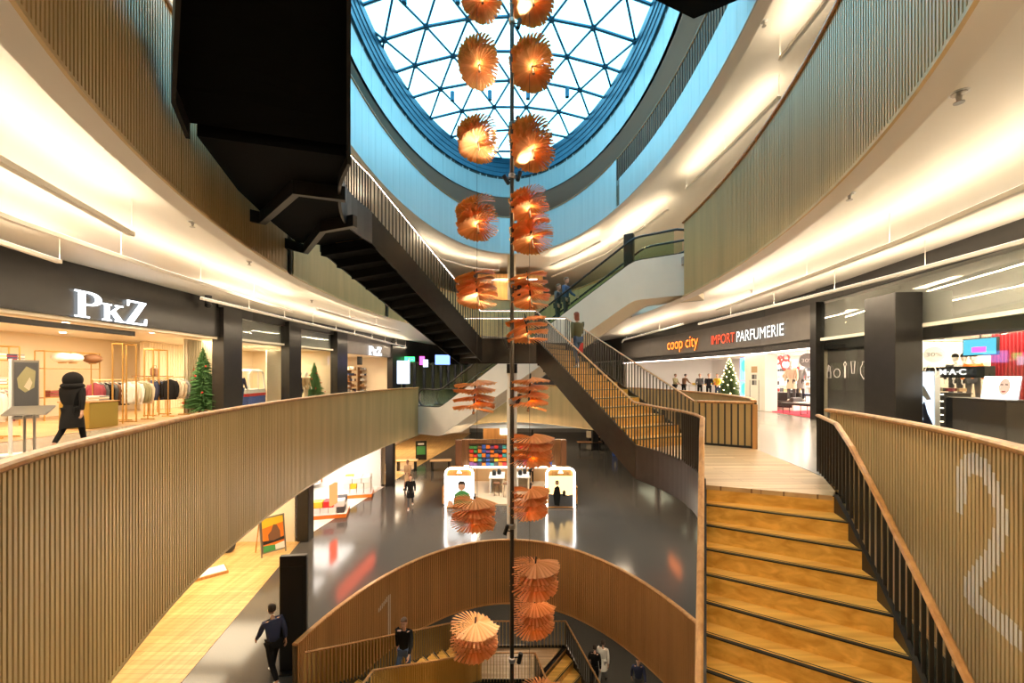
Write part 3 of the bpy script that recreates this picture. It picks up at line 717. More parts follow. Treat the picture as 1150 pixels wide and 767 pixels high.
# small blue cylinders hung from the skylight
for k, (px, y) in enumerate(((508, 108), (550, 107), (593, 106), (637, 104), (454, -3), (514, -3))):
    p = P(px, y, 22 if k < 4 else 17); t = thing('pendant_downlight', ('first', 'second', 'third', 'fourth')[k] + ' from the left in the row of small blue cylinder lights under the skylight' if k < 4 else ('left' if k == 4 else 'right') + ' one of two small cylinder lights at the top edge of the skylight', 'downlight', p, 'cylinder downlights under the skylight')
    m = MB(); m.lathe([(.08, -.25), (.11, -.25), (.11, .22), (.03, .25)], p, 12); m.build('housing', 'frame_blue', t, True)
    m = MB(); m.tube([p + Vector((0, 0, .25)), (p.x, p.y, dz(p.x, p.y))], .008, 5); m.build('cable', 'black_steel', t)

# ------------------------------------------------------------ escalator
ea, eb = Vector((-4.68, 20.3, 0)), Vector((5.48, 13.4, 0)); ed = (eb - ea); EL = ed.length; ed.normalize(); en = Vector((-ed.y, ed.x, 0))   # en points away from the camera
rise0, rise1 = 1.3, EL - 1.3
def ez(s):
    t_ = (s - rise0) / (rise1 - rise0); t_ = min(1, max(0, t_)); 
    e = .045
    if t_ < e: return S * (t_ * t_ / (2 * e)) / (1 - e)
    if t_ > 1 - e: return S * (1 - ((1 - t_) ** 2 / (2 * e)) / (1 - e))
    return S * (t_ - e / 2) / (1 - e)
ss = [-.3] + [EL * k / 60 for k in range(61)] + [EL + .5]
te = thing('escalator', 'escalator with white sides and glass balustrades crossing behind the stair landing', 'escalator', ea)
def eprof(off0, off1, zt, zb, mt, name, s0=-.3, s1=EL + .5, n=60):
    m = MB(); rings = []
    for k in range(n + 1):
        s = s0 + (s1 - s0) * k / n; p = ea + ed * s
        rings.append([p + en * o + Vector((0, 0, ez(s) + z)) for o, z in ((off0, zt), (off1, zt), (off1, zb), (off0, zb))])
    m.loft(rings); return m.build(name, mt, te)
eprof(0, .06, .14, -1.22, 'white_paint', 'side_panel'); eprof(1.44, 1.5, .14, -1.22, 'white_paint', 'side_panel'); eprof(.06, 1.44, -1.0, -1.2, 'cream', 'underside')
eprof(.0, .22, .17, .145, 'black_rubber', 'deck'); eprof(1.28, 1.5, .17, .145, 'black_rubber', 'deck')
m = MB(); n_ = 34
for k in range(n_):
    s = EL * k / n_; p = ea + ed * (s + EL / n_ / 2) + en * .75; m.ob((p.x, p.y, ez(s + EL / n_) - .1), (EL / n_, 1.04, .2), math.atan2(ed.y, ed.x))
m.build('step_band', 'dark_grey', te)
for off in (.11, 1.39):
    eprof(off - .006, off + .006, .95, .16, 'green_glass', 'glass_balustrade', .1, EL - .2)
    pth = []
    for k in range(7): a = PI / 2 * 3 - PI * k / 6 * 1.0; pth.append(ea + en * off + ed * (.35 + .42 * math.cos(a)) + Vector((0, 0, .57 + .42 * math.sin(a))))
    pth = pth[:]; 
    pth += [ea + en * off + ed * s + Vector((0, 0, ez(s) + .99)) for s in [.5 + (EL - .6) * k / 50 for k in range(51)]]
    e_ = ea + ed * (EL - .1) + en * off
    pth += [e_ + ed * (.42 * math.sin(PI * k / 6)) + Vector((0, 0, S + .57 + .42 * math.cos(PI * k / 6))) for k in range(1, 7)]
    m = MB(); m.tube(pth, .04, 8); m.build('handrail', 'black_rubber', te, True)
m = MB(); p = P(703.5, 282, 15.5); m.bevbox((p.x + .1, p.y, S + .75), (.36, .22, 1.5), -.6); tag(m.build('totem', 'fascia_black'), 'narrow black totem beside the top of the escalator', 'totem')
# pale round columns
def column(x, y, z0, z1, r, label, mt='white_paint', cap=None):
    t = thing('column', label, 'column', (x, y, z0)); m = MB(); m.lathe([(r * 1.15, 0), (r * 1.15, .08), (r, .1), (r, z1 - z0)], (x, y, z0), 20); m.build('shaft', mt, t, True)
    if cap: m = MB(); m.box(x - .2, x + .2, y - .2, y + .2, z1, z1 + cap); m.build('capital', 'black_steel', t)
column(-.02, 29.5, S, 2 * S - .6, .3, 'pale column at the far end of the third level, behind the lamps', 'wall_cream')
column(.0, 15.75, -S, 1.75, .19, 'slender pale column standing behind the pole under the stair landing', 'white_paint', .35)
# ------------------------------------------------------------ shop fronts on level 2
WL = [(-12.0, -9), (-12.6, 10), (-12.7, 20), (-11.7, 27), (-10.3, 35), (-8.6, 42), (-5.5, 51.8)]
WR = [(9.6, -9), (10.4, 7), (11.4, 14), (11.7, 19), (10.8, 27), (8.6, 38), (6, 51.8)]
def on_poly(px, poly, extra=0.0):
    k = (px - HX) / F
    for a, b in zip(poly, poly[1:]):
        fa, fb = a[0] - k * a[1], b[0] - k * b[1]
        if fa * fb <= 0 and (a[1] > 0 or b[1] > 0) and fa != fb:
            t = fa / (fa - fb); x, y = a[0] + (b[0] - a[0]) * t, a[1] + (b[1] - a[1]) * t
            if y > .5:
                s = (abs(x) + extra) / abs(x); return Vector((x * s, y * s, 0))
    raise ValueError(px)
def onL(px, extra=0.0): return on_poly(px, WL, extra)
def onR(px, extra=0.0): return on_poly(px, WR, extra)
def zat(p, py): return EYE + (HY - py) / F * p.y
def sub(poly, y0, y1):             # part of a wall line between two depths
    out = []
    for a, b in zip(poly, poly[1:]):
        for t in [k / 8 for k in range(9)]:
            q = Vector((a[0] + (b[0] - a[0]) * t, a[1] + (b[1] - a[1]) * t, 0))
            if y0 <= q.y <= y1 and (not out or (q - out[-1]).length > 1e-4): out.append(q)
    def at(y):
        for a, b in zip(poly, poly[1:]):
            if a[1] <= y <= b[1]: t = (y - a[1]) / (b[1] - a[1]); return Vector((a[0] + (b[0] - a[0]) * t, y, 0))
    return [at(y0)] + [p for p in out if y0 + .05 < p.y < y1 - .05] + [at(y1)]
def front(path, z0, z1, th, off, mt, name, parent=None):
    m = MB(); m.sweep(path, [(off, z0), (off, z1), (off + th, z1), (off + th, z0)]); return m.build(name, mt, parent)
def sign(txt, pa, pb, zb, h, mt, label, out, side_mt=None, bold=0.0, depth=.04, parent=None, name='sign', fit=True, group=None):
    """letters standing on the line pa -> pb (left to right as seen), bottom at zb, capital height h"""
    me = text_mesh(txt, 1.0, .5, bold); me.name = name
    xs = [v.co.x for v in me.vertices]; ys = [v.co.y for v in me.vertices]
    d = Vector((pb.x - pa.x, pb.y - pa.y, 0)); L = d.length; d.normalize(); nrm = Vector((d.y, -d.x, 0))
    sx = L / (max(xs) - min(xs)); sy = h / (max(ys) - min(ys)) if fit else h / .7
    o0 = Vector((pa.x, pa.y, zb)) + nrm * out
    for v in me.vertices:
        x, y, z = (v.co.x - min(xs)) * sx, (v.co.y - (min(ys) if fit else 0)) * sy, v.co.z * 2 * depth
        q = d * x + Vector((0, 0, y)) + nrm * z; v.co = q
    me.materials.append(MATS[mt]); 
    if side_mt:
        me.materials.append(MATS[side_mt]); me.update()
        for p in me.polygons: p.material_index = 0 if p.normal.dot(nrm) > .9 or p.normal.dot(nrm) < -.9 else 1
    o = bpy.data.objects.new(name, me); COL.objects.link(o)
    if parent is not None: o.parent = parent; o.location = o0 - wloc(parent)
    else: o.location = o0; tag(o, label, 'sign', group)
    return o
def room(side, path, depth, zf, zc, wallm, ceilm, floorm, ends=True, partitions=()):
    """the shop behind a front: back wall, floor finish and ceiling"""
    s = -1 if side == 'left' else 1
    n = hnormals(path)
    back = [p + Vector((s, 0, 0)) * depth for p in path]
    m = MB(); m.sweep(back, [(0, zf), (0, zc), (.1 , zc), (.1, zf)]); struct(m.build('wall_' + side, wallm))
    poly = [(p.x, p.y) for p in path] + [(p.x, p.y) for p in reversed(back)]
    m = MB(); m.prism(poly, zf + .002, zf + .012); struct(m.build('floor', floorm))
    m = MB(); m.prism(poly, zc, zc + .1); struct(m.build('ceiling', ceilm))
    for y in partitions or ():
        pass
    if ends:
        for q in (0, -1):
            m = MB(); a, b = path[q], back[q]; m.sweep([a + Vector((s * .2, 0, 0)), b], [(0, zf), (0, zc), (.08, zc), (.08, zf)]); struct(m.build('wall_' + side, wallm))
# --- left: menswear shop
pf = onL(244); yp = pf.y
LP1 = sub(WL, 4.0, yp)
tL = thing('shop_front', 'black shop fascia with big white serif letters over the open menswear shop', 'shop front', LP1[0])
front(LP1, 3.32, 4.55, .12, -.12, 'fascia_black', 'fascia_board', tL); front(LP1, 4.55, 4.9, .06, .02, 'fascia_black', 'top_band', tL)
front(LP1, 3.22, 3.32, .5, -.02, 'wall_cream', 'lintel_soffit', tL)
m = MB(); q = onL(160); r_ = onL(-60); m.sweep([Vector((r_.x + -.25, r_.y, 0)), Vector((q.x - .25, q.y, 0))], [(0, 3.0), (0, 3.16), (.1, 3.16), (.1, 3.0)]); m.build('dark_lintel', 'fascia_black', tL)
front(sub(WL, -8.9, 4.0), 0, 4.9, .1, 0, 'fascia_black', 'wall_left').__setitem__('kind', 'structure')
yA, yB = onL(333).y, onL(384).y; yC = onL(441).y
LP2 = sub(WL, yp, yB); LP3 = sub(WL, yB, yC); LP4 = sub(WL, yC, 51.5)
t2 = thing('shop_window', 'glazed display windows between black pillars to the right of the big menswear sign', 'shop window', LP2[0])
front(LP2, 3.25, 4.35, .04, .25, 'wall_grey', 'upper_panel', t2); front(LP2, 0, 4.35, .015, -.01, 'clear_glass', 'glass_pane', t2); front(LP2, 4.35, 4.9, .1, -.05, 'fascia_black', 'top_band', t2)
for k, (a, b) in enumerate(((243, 265), (319, 333), (374, 386), (437, 447))):
    p, q = onL(a), onL(b); m = MB(); d = (q - p); c = (p + q) / 2
    m.ob((c.x + .05, c.y, 2.3), (.5, d.length * .96, 4.6), math.atan2(-d.x, d.y)); tag(m.build('pillar', 'fascia_black'), ('glossy black pillar right of the big fir tree window', 'black pillar between the two glazed display windows', 'black pillar left of the small white lettered shop sign', 'black pillar right of the small white lettered shop sign')[k], 'pillar')
t3 = thing('shop_front', 'grey fascia with small white letters above the far left shop', 'shop front', LP3[0])
front(LP3, 3.2, 4.55, .12, -.12, 'fascia_grey', 'fascia_board', t3); front(LP3, 4.55, 4.9, .06, .0, 'fascia_black', 'top_band', t3)
t4_ = thing('shop_front', 'dark glazed shop front at the far left behind the escalator', 'shop front', LP4[0])
front(LP4, 3.0, 4.9, .12, -.1, 'fascia_black', 'fascia_board', t4_); front(LP4, 0, 3.0, .02, 0, 'green_glass', 'glass_pane', t4_)
for i in range(1, 9):
    p = LP4[0].lerp(LP4[-1], i / 9); m = MB(); m.ob((p.x, p.y, 1.5), (.25, .35, 3)); m.build('mullion', 'fascia_black', t4_)
room('left', sub(WL, 4.0, yB), 6.0, 0, 3.3, 'wall_cream', 'ceiling_white', 'oak_floor')
room('left', sub(WL, yB + .2, yC), 5.0, 0, 3.2, 'wall_cream', 'ceiling_white', 'oak_floor')
room('left', sub(WL, yC + .2, 51.0), 5.0, 0, 3.0, 'wall_cream', 'ceiling_white', 'stone')
# serif lettering built from strokes: P k Z with serifs
def serif_sign(pa, pb, zb, H, label, parent):
    d = Vector((pb.x - pa.x, pb.y - pa.y, 0)); L = d.length; d.normalize(); nrm = Vector((d.y, -d.x, 0)); o = Vector((pa.x, pa.y, zb)) + nrm * .16
    t = thing('sign_lettering', label, 'sign', o); sx = L / 3.0 ; sy = H
    def poly(m, pts): m.extr([o + d * (x * sx) + Vector((0, 0, y * sy)) for x, y in pts], nrm * .05)
    def arc_band(m, cx, cy, rx, ry, a0, a1, tx, ty, n=10):
        out = [(cx + rx * math.cos(a0 + (a1 - a0) * k / n), cy + ry * math.sin(a0 + (a1 - a0) * k / n)) for k in range(n + 1)]
        inn = [(cx + (rx - tx) * math.cos(a0 + (a1 - a0) * k / n), cy + (ry - ty) * math.sin(a0 + (a1 - a0) * k / n)) for k in range(n + 1)]
        for k in range(n): poly(m, [out[k], out[k + 1], inn[k + 1], inn[k]])
    m = MB()
    poly(m, [(.14, .0), (.34, .0), (.34, 1), (.14, 1)]); poly(m, [(0, 0), (.5, 0), (.5, .05), (0, .05)]); poly(m, [(0, .95), (.5, .95), (.5, 1), (0, 1)])
    arc_band(m, .5, .735, .47, .265, -PI / 2, PI / 2, .2, .06); poly(m, [(.34, .94), (.5, .94), (.5, 1), (.34, 1)]); poly(m, [(.34, .47), (.5, .47), (.5, .53), (.34, .53)])
    m.build('letter', 'sign_white', t)
    m = MB()
    poly(m, [(1.12, 0), (1.27, 0), (1.27, .68), (1.12, .68)]); poly(m, [(1.03, 0), (1.37, 0), (1.37, .05), (1.03, .05)]); poly(m, [(1.03, .63), (1.37, .63), (1.37, .68), (1.03, .68)])
    poly(m, [(1.27, .30), (1.70, .66), (1.78, .66), (1.27, .24)]); poly(m, [(1.36, .36), (1.50, .45), (1.86, .03), (1.64, .03)]); poly(m, [(1.55, .63), (1.86, .63), (1.86, .68), (1.55, .68)]); poly(m, [(1.55, 0), (1.96, 0), (1.96, .05), (1.55, .05)])
    m.build('letter', 'sign_white', t)
    m = MB()
    poly(m, [(2.08, .94), (2.92, .94), (2.92, 1), (2.08, 1)]); poly(m, [(2.68, .95), (2.92, .95), (2.30, .05), (2.04, .05)]); poly(m, [(2.04, 0), (2.95, 0), (2.95, .06), (2.04, .06)])
    poly(m, [(2.08, .76), (2.12, .76), (2.16, .96), (2.08, .96)]); poly(m, [(2.92, .28), (2.98, .28), (2.95, .02), (2.86, .02)])
    m.build('letter', 'sign_white', t)
    return t
serif_sign(onL(77), onL(159), zat(onL(118), 360.5), .76, 'large glowing white serif lettering on the black fascia at left', tL)
serif_sign(onL(412), onL(426), zat(onL(419), 399), .66, 'small glowing white serif lettering on the grey fascia far left', t3)
# --- right: department store and perfumery
yD = onR(918).y; yE = onR(700).y
RP1 = sub(WR, yD, yE); RP0 = sub(WR, 3.0, yD); RP2 = sub(WR, yE, 51.5)
def frontR(path, z0, z1, th, off, mt, name, parent=None): return front(path, z0, z1, -th, -off, mt, name, parent)
frontR(sub(WR, -8.9, 3.0), 0, 4.9, .1, 0, 'fascia_grey', 'wall_right')['kind'] = 'structure'
t6 = thing('shop_front', 'grey fascia with orange and white shop lettering above the department store entrance', 'shop front', RP1[0])
frontR(RP1, 3.05, 4.35, .15, -.15, 'fascia_grey', 'fascia_board', t6); frontR(RP1, 4.35, 4.9, .1, .05, 'fascia_black', 'top_band', t6); frontR(RP1, 2.72, 3.05, .1, -.02, 'fascia_grey', 'lower_band', t6)
frontR(RP1, 2.68, 2.72, .03, -.05, 'led_pink', 'light_line', t6)
for k in range(6): frontR(RP1, 2.74 + k * .05, 2.755 + k * .05, .02, -.04, 'fascia_black', 'louvre', t6)
t7 = thing('shop_front', 'dark shop front continuing behind the golden stairs at right', 'shop front', RP2[0])
frontR(RP2, 2.9, 4.9, .1, 0, 'fascia_black', 'fascia_board', t7); frontR(RP2, 0, 2.9, .05, 0.0, 'dark_glass', 'glass_pane', t7)
for i in range(1, 10):
    p = RP2[0].lerp(RP2[-1], i / 10); m = MB(); m.ob((p.x, p.y, 1.45), (.25, .3, 2.9)); m.build('mullion', 'fascia_black', t7)
t8 = thing('shop_window', 'tall perfumery window of dark glass with a grey band above at far right', 'shop window', RP0[0])
frontR(RP0, 3.0, 4.35, .04, .2, 'wall_grey', 'upper_panel', t8); frontR(RP0, 0, 4.4, .015, -.01, 'clear_glass', 'glass_pane', t8); frontR(RP0, 4.4, 4.9, .12, -.06, 'fascia_black', 'top_band', t8); frontR(RP0, 2.62, 3.0, .2, .15, 'fascia_black', 'header_beam', t8)
p = onR(918); m = MB(); m.ob((p.x - .02, p.y, 2.2), (.3, .3, 4.4)); m.build('corner_post', 'fascia_black', t8)
a, b = onR(978, -.6), onR(1020, -.5); c = (a + b) / 2; d = b - a
m = MB(); m.bevbox((c.x + .1, c.y, 1.95), (.7, d.length * .86, 3.9), math.atan2(-d.x, d.y), .015); o_ = m.build('pillar', 'fascia_black'); tag(o_, 'freestanding black pillar in front of the perfumery window', 'pillar')
a, b = onR(924, .35), onR(972, .35); m = MB(); m.sweep([a, b], [(0, 0), (0, 2.75), (.04, 2.75), (.04, 0)]); m.build('blind_panel', 'fascia_grey', t8)
a = onR(755); b = onR(788); c = (a + b) / 2
sign('coop city', onR(753), onR(788), zat(c, 395), .88, 'sign_orange', 'glowing orange shop name in lower case on the grey fascia', .2, side_mt='fascia_black', depth=.03)
c = onR(817); sign('IMPORT', onR(803), onR(829.5), zat(c, 385.5), .50, 'sign_red', 'glowing red word in capitals beside the orange shop name', .2, side_mt='fascia_black', depth=.02)
c = onR(858); sign('PARFUMERIE', onR(832), onR(886), zat(c, 381), .52, 'sign_cream', 'glowing white word in capitals at the right end of the grey fascia', .2, side_mt='fascia_black', depth=.02)
room('right', sub(WR, yD, yE), 7.5, 0, 2.95, 'wall_white', 'ceiling_white', 'stone')
room('right', sub(WR, 3.0, yD - .1), 6.5, 0, 2.95, 'wall_cream', 'ceiling_white', 'stone')
room('right', sub(WR, yE + .1, 51), 6.0, 0, 2.9, 'wall_cream', 'ceiling_white', 'stone')
# level 1 shop side, left and right
WL1 = [(-6.4, -9), (-7.7, 9.5), (-9.2, 18), (-8.7, 22), (-8.2, 26.7), (-7.2, 34), (-6, 42), (-5, 51.8)]
room('left', sub(WL1, -8, 17.7), 7.0, -S, -2.2, 'wall_cream', 'ceiling_white', 'oak_shop')
room('left', sub(WL1, 18.2, 26.4), 6.5, -S, -2.0, 'wall_white', 'ceiling_white', 'white_paint')
room('left', sub(WL1, 27.0, 51), 6.0, -S, -2.0, 'wall_cream', 'ceiling_white', 'oak_shop')
t9 = thing('shop_front', 'pale fascia above the lower level shops at left', 'shop front', (-7, 5, -2.2))
front(sub(WL1, -8, 51), -2.2, -.6, .12, -.05, 'fascia_grey', 'fascia_board', t9)
m = MB(); m.sweep([Vector((-8.72, 20.4, 0)), Vector((-8.35, 24.6, 0))], [(-.12, -2.0), (-.12, -1.35), (0, -1.35), (0, -2.0)]); m.build('lit_sign_band', 'red_glow', t9)
m = MB(); m.sweep([Vector((-8.75, 19.6, 0)), Vector((-8.72, 20.2, 0))], [(-.12, -4.6), (-.12, -3.6), (0, -3.6), (0, -4.6)]); m.build('lit_sign_panel', 'red_glow', t9)
WR1 = [(9.5, -9), (9.8, 51)]
t10 = thing('shop_front', 'dark shop fronts along the right side of the lower level', 'shop front', (9.5, 10, -S))
m = MB(); m.box(9.6, 9.8, -8.9, 51.5, -2.4, -.6); m.build('fascia_board', 'fascia_grey', t10)
m = MB(); m.box(9.65, 9.7, -8.9, 51.5, -S, -2.4); m.build('glass_pane', 'dark_glass', t10)
m = MB(); m.box(9.5, 9.6, 23.2, 24.8, -1.8, -1.2); m.build('lit_sign_panel', 'orange_glow', t10)
m = MB()
for i in range(12): m.box(9.55, 9.85, -8 + i * 5, -7.6 + i * 5, -S, -2.4)
m.build('mullions', 'fascia_black', t10)
m = MB(); m.box(14.9, 15, -8.9, 51.5, -S, -1); struct(m.build('wall_right', 'wall_cream'))
for k, (px, py, lb) in enumerate(((343, 606, 'black pillar at the edge of the lower oak floored shop'), (438.5, 545, 'black pillar at the far end of the electronics shop'))):
    p = G(px, py, -S); m = MB(); m.bevbox((p.x, p.y, -S + 1.65), (.5, .5, 3.3)); tag(m.build('pillar', 'fascia_black'), lb, 'pillar')

# ------------------------------------------------------------ pendant light lines under the ceilings
def light_line(pts, z, label, power=4.6, group='linear uplights', col=(1, .785, .53), spots=0):
    pts = [Vector((p[0], p[1], z)) for p in pts]; mid = (pts[0] + pts[-1]) / 2
    t = thing('linear_pendant_light', label, 'pendant light', mid, group)
    m = MB(); m.sweep(pts, [(-.05, -.04), (.05, -.04), (.05, .04), (-.05, .04)]); hs = m.build('housing', 'white_paint', t)
    m = MB(); m.sweep(pts, [(-.035, .042), (.035, .042), (.035, .05), (-.035, .05)]); m.build('diffuser', 'tube_lens', hs)
    L = sum((b - a).length for a, b in zip(pts, pts[1:]))
    rs = resample(pts, max(1.4, L / max(2, round(L / 2.6))))
    zc = 4.9 + S * math.floor((z + .01) / S) if z > 0 else -.6
    for k, p in enumerate(rs[1:-1] if len(rs) > 3 else rs): 
        m = MB(); m.tube([p, (p.x, p.y, zc)], .008, 5); m.build('suspension_wire', 'white_paint', t)
    n = max(1, round(L / 4))
    acc = [pts[0]]; rs = resample(pts, L / n * .9999)
    for a, b in zip(rs, rs[1:]):
        d = b - a; c = (a + b) / 2
        R = Matrix.Rotation(math.atan2(d.y, d.x) - PI / 2, 3, 'Z')
        area('uplight', c + Vector((0, 0, .07)), .12, power * d.length, col, (R @ Matrix.Rotation(PI, 3, 'Y')).to_euler(), sy=d.length)
        area('downlight', c - Vector((0, 0, .06)), .08, power * d.length * 3.6, col, R.to_euler(), sy=d.length)  # downward fill added below the uplights to brighten the balustrades
    return t
def gp(px, py, z): p = G(px, py, z); return (p.x, p.y)
ZL = 4.25
LE2 = lambda off, y0, y1: [(p.x, p.y) for p in ellipse(-.1, 13.2, 5.5 + off, 13 + off, 0, 200) if p.x < 0 and y0 < p.y < y1][::-1]
light_line([gp(148, 263, ZL), gp(0, 180, ZL), (-5.2, 2.2)], ZL, 'linear white pendant light at upper left, nearest the oval')
light_line([gp(67, 294, ZL), gp(0, 272, ZL), (-9.2, 5.0)], ZL, 'short linear pendant light end at the left edge below the white ceiling')
light_line([gp(327, 350, ZL), gp(180, 304, ZL), gp(20, 249, ZL), (-7.6, 4.0)], ZL, 'long curved linear pendant light running above the big white serif sign')
light_line([gp(416, 379.5, ZL), gp(330, 360, ZL), gp(226, 335, ZL)], ZL, 'linear pendant light above the glazed display windows at left')
light_line([(-9.6, 40), gp(440, 386, ZL), gp(400, 376, ZL)], ZL, 'far linear pendant light above the grey fascia at left')
light_line([(-6.6, 24), (-7.3, 20), (-7.6, 16)], ZL, 'linear pendant light near the far left end of the oval')
light_line([gp(785, 364, ZL), gp(900, 336, ZL), gp(1000, 311, ZL), gp(1150, 271, ZL), (9.4, 4.5)], ZL, 'long linear pendant light in front of the shop fronts at right')
light_line([gp(806, 348, ZL), gp(900, 314, ZL), gp(1014, 270, ZL), gp(1150, 211, ZL), (6.3, 3.0)], ZL, 'long linear pendant light across the white ceiling at right')
light_line([(8.6, 32), gp(700, 382, ZL), gp(767, 364, ZL)], ZL, 'linear pendant light left of the department store sign')
light_line([(9.4, 2.5), (8.9, -3)], ZL, 'linear pendant light behind the viewer on the right gallery')
light_line([(-8.6, 2.5), (-7, -4)], ZL, 'linear pendant light behind the viewer on the left gallery')
Z3 = ZL + S
light_line([gp(876, 67, Z3), gp(925, 5, Z3), (6.3, 6)], Z3, 'linear pendant light on the upper white ceiling at top right', 5)
light_line([gp(771, 212, Z3), gp(820, 165, Z3), gp(875, 109, Z3)], Z3, 'linear pendant light on the upper white ceiling above the right slatted band', 5)
light_line([gp(560, 304, Z3), gp(530, 301, Z3), gp(498, 292, Z3), (-6.0, 25.5)], Z3, 'curved linear pendant light behind the upper railing left of the pole', 5)
light_line([gp(674, 271, Z3), gp(650, 284, Z3), gp(618, 298, Z3)], Z3, 'curved linear pendant light right of the pole below the blue band', 5)
light_line([gp(724, 254, Z3), gp(680, 286, Z3), gp(620, 311, Z3)], Z3, 'curved linear pendant light behind the escalator top', 5)
light_line([(7.6, 20), (7.2, 22.5), (6.4, 24.5)], Z3, 'linear pendant light on the upper ceiling at the far right', 5)
light_line([(-7.5, 8), (-7.8, 14), (-7.4, 20)], Z3, 'linear pendant light on the upper left gallery, hidden behind the black stair', 5)
light_line([(-5.5, 3), (-2, -2), (3, -2.5), (6, 2.5)], Z3, 'linear pendant light on the upper gallery behind the viewer', 5)
S_ = Vector((2.3, 1.05, 4.12)); pts_ = [on_poly(px, [(3.25, 2.15), (4.02, 3.2), (4.68, 4.55), (5.15, 5.9), (5.38, 6.95)]) for px in (955, 1030, 1115)]
for v, py in zip(pts_, (480, 605, 750)): v.z = zat(v, py)
dd_ = [(v - S_).normalized() for v in pts_]; ax = (dd_[0] - dd_[1]).cross(dd_[0] - dd_[2]).normalized()
if ax.dot(dd_[0]) < 0: ax = -ax
sp_ = spot('stair_fill_spot', S_, (3.0, 5.0, -1.0), 900, 130, (1, .74, .42), .3, .03)  # out-of-view spot added to brighten the stairs
t = thing('spotlight', 'added unseen spotlight under the upper slatted band, lighting the foreground stairs', 'spotlight', S_); m = MB(); m.lathe([(.04, .0), (.06, .02), (.06, .10), (.03, .12)], S_, 12); m.build('housing', 'black_steel', t, True)
# general ceiling lights: added fill on the galleries, lamps of shops and mall
W = (1, .78, .52)
for y in (2, 8, 14): area('gallery_fill', (-8.4, y, 4.85), .6, 45, W, (0, 0, 0), 2)
for y in (3, 9, 15, 22): area('gallery_fill', (8.2, y, 4.85), .6, 45, W, (0, 0, 0), 2)
for y in (8.5, 12, 15.6): area('shop_light', (-15, y, 3.25), 2.4, 150, (1, .80, .52), (0, 0, 0), 2.4)
for y in (20, 23, 26): area('shop_light', (-14.6, y - .4, 3.25), 2.4, 150, (1, .80, .52), (0, 0, 0), 1.8)
area('shop_light', (-13, 31, 3.15), 1.6, 130, (1, .80, .52), (0, 0, 0), 3); area('shop_light', (-11.2, 40, 2.95), 1.6, 90, (1, .82, .56), (0, 0, 0), 6)
for y in (15.5, 19.5, 23.5, 27.5): area('shop_light', (15.8, y, 2.9), 2.6, 210, (1, .86, .70), (0, 0, 0), 2.6)
for y in (16, 20, 24): area('shop_light', (17.2, y, 2.9), 2, 160, (1, .9, .78), (0, 0, 0), 2.6)  # extra fill added to whiten the store's back wall
for y in (5.5, 9, 12): area('shop_light', (14, y, 2.9), 2.4, 120, (1, .82, .58), (0, 0, 0), 2)
for y in (8, 13, 16): area('shop_light', (-11, y, -2.25), 2.4, 85, (1, .82, .55), (0, 0, 0), 2.4)
for y in (20, 24): area('shop_light', (-11.2, y, -2.05), 3, 110, (1, .93, .84), (0, 0, 0), 3)
for y in (30, 38): area('shop_light', (-10, y, -2.05), 3, 160, (1, .82, .58), (0, 0, 0), 3)
for y in (6, 16, 26, 36): area('shop_light', (12.5, y, -2.2), 2, 100, (1, .82, .58), (0, 0, 0), 4)
for x, y in ((-6.6, 12), (-6.6, 19), (7, 8), (7.4, 16), (6.5, 24), (0, 24), (-3, 31), (3, 31), (0, 38), (5, 40), (-1.5, 19)): area('mall_light', (x, y, -.65), .7, 130, W, (0, 0, 0), .7)
for x, y in ((-4, 16), (4, 16), (0, 18), (6, 10), (-6, 8), (0, 24)): area('mall_light', (x, y, -6.2), .7, 60, W, (0, 0, 0), .7)
for x, y in ((0, 30.5), (5, 28), (-5, 28), (8.5, 20), (9, 12)): area('mall_light', (x, y, 14.4), .5, 25, (1, .72, .5), (0, 0, 0), .5)
# ------------------------------------------------------------ things in the shops
def fir_tree(p, h, r, label, mt='fir', lights=0, cat='christmas tree', baubles=None):
    t = thing('fir_tree', label, cat, p); rnd = random.Random(int(p.y * 100)); m = MB()
    n = 1200
    for k in range(n):
        f = (k / n) ** .75; z = p.z + .25 + (h - .3) * (1 - f) if False else p.z + .22 + (h - .25) * (k / n)
        rr = r * (1 - (k / n)) ** .9 + .03; a = k * 2.39996 + rnd.uniform(-.3, .3); L = rr * rnd.uniform(.55, 1.15)
        d = Vector((math.cos(a), math.sin(a), rnd.uniform(-.25, .15))); s_ = Vector((-d.y, d.x, 0)) * (.035 + .05 * rr); c = Vector((p.x, p.y, z))
        a1 = c + d * L * .35
        m.add([c, a1 + s_, a1 - s_, a1 + Vector((0, 0, .07)), c + d * L], [(0, 1, 3), (0, 3, 2), (0, 2, 1), (1, 4, 3), (3, 4, 2), (1, 2, 4)])
    m.build('foliage', mt, t)
    m = MB(); m.lathe([(.16, 0), (.16, .12), (.05, .14), (.04, h * .9), (.01, h)], p, 10); m.build('trunk', 'brown', t)
    if lights:
        for k in range(lights):
            f = (k + .5) / lights; z = p.z + .3 + (h - .4) * f; rr = (r * (1 - f) ** .9 + .03) * .95; a = k * 2.4 + 1
            m = MB(); m.ell((p.x + rr * math.cos(a), p.y + rr * math.sin(a), z), (.035,) * 3, 8, 5); m.build('light', 'fairy', t)
    if baubles:
        for k in range(14):
            f = (k + .5) / 14 * .8; z = p.z + .3 + (h - .4) * f; rr = (r * (1 - f) ** .9 + .03); a = k * 2.4 + 2
            m = MB(); m.ell((p.x + rr * math.cos(a), p.y + rr * math.sin(a), z), (.04,) * 3, 8, 6); m.build('bauble', baubles, t)
    return t
GARM = {}
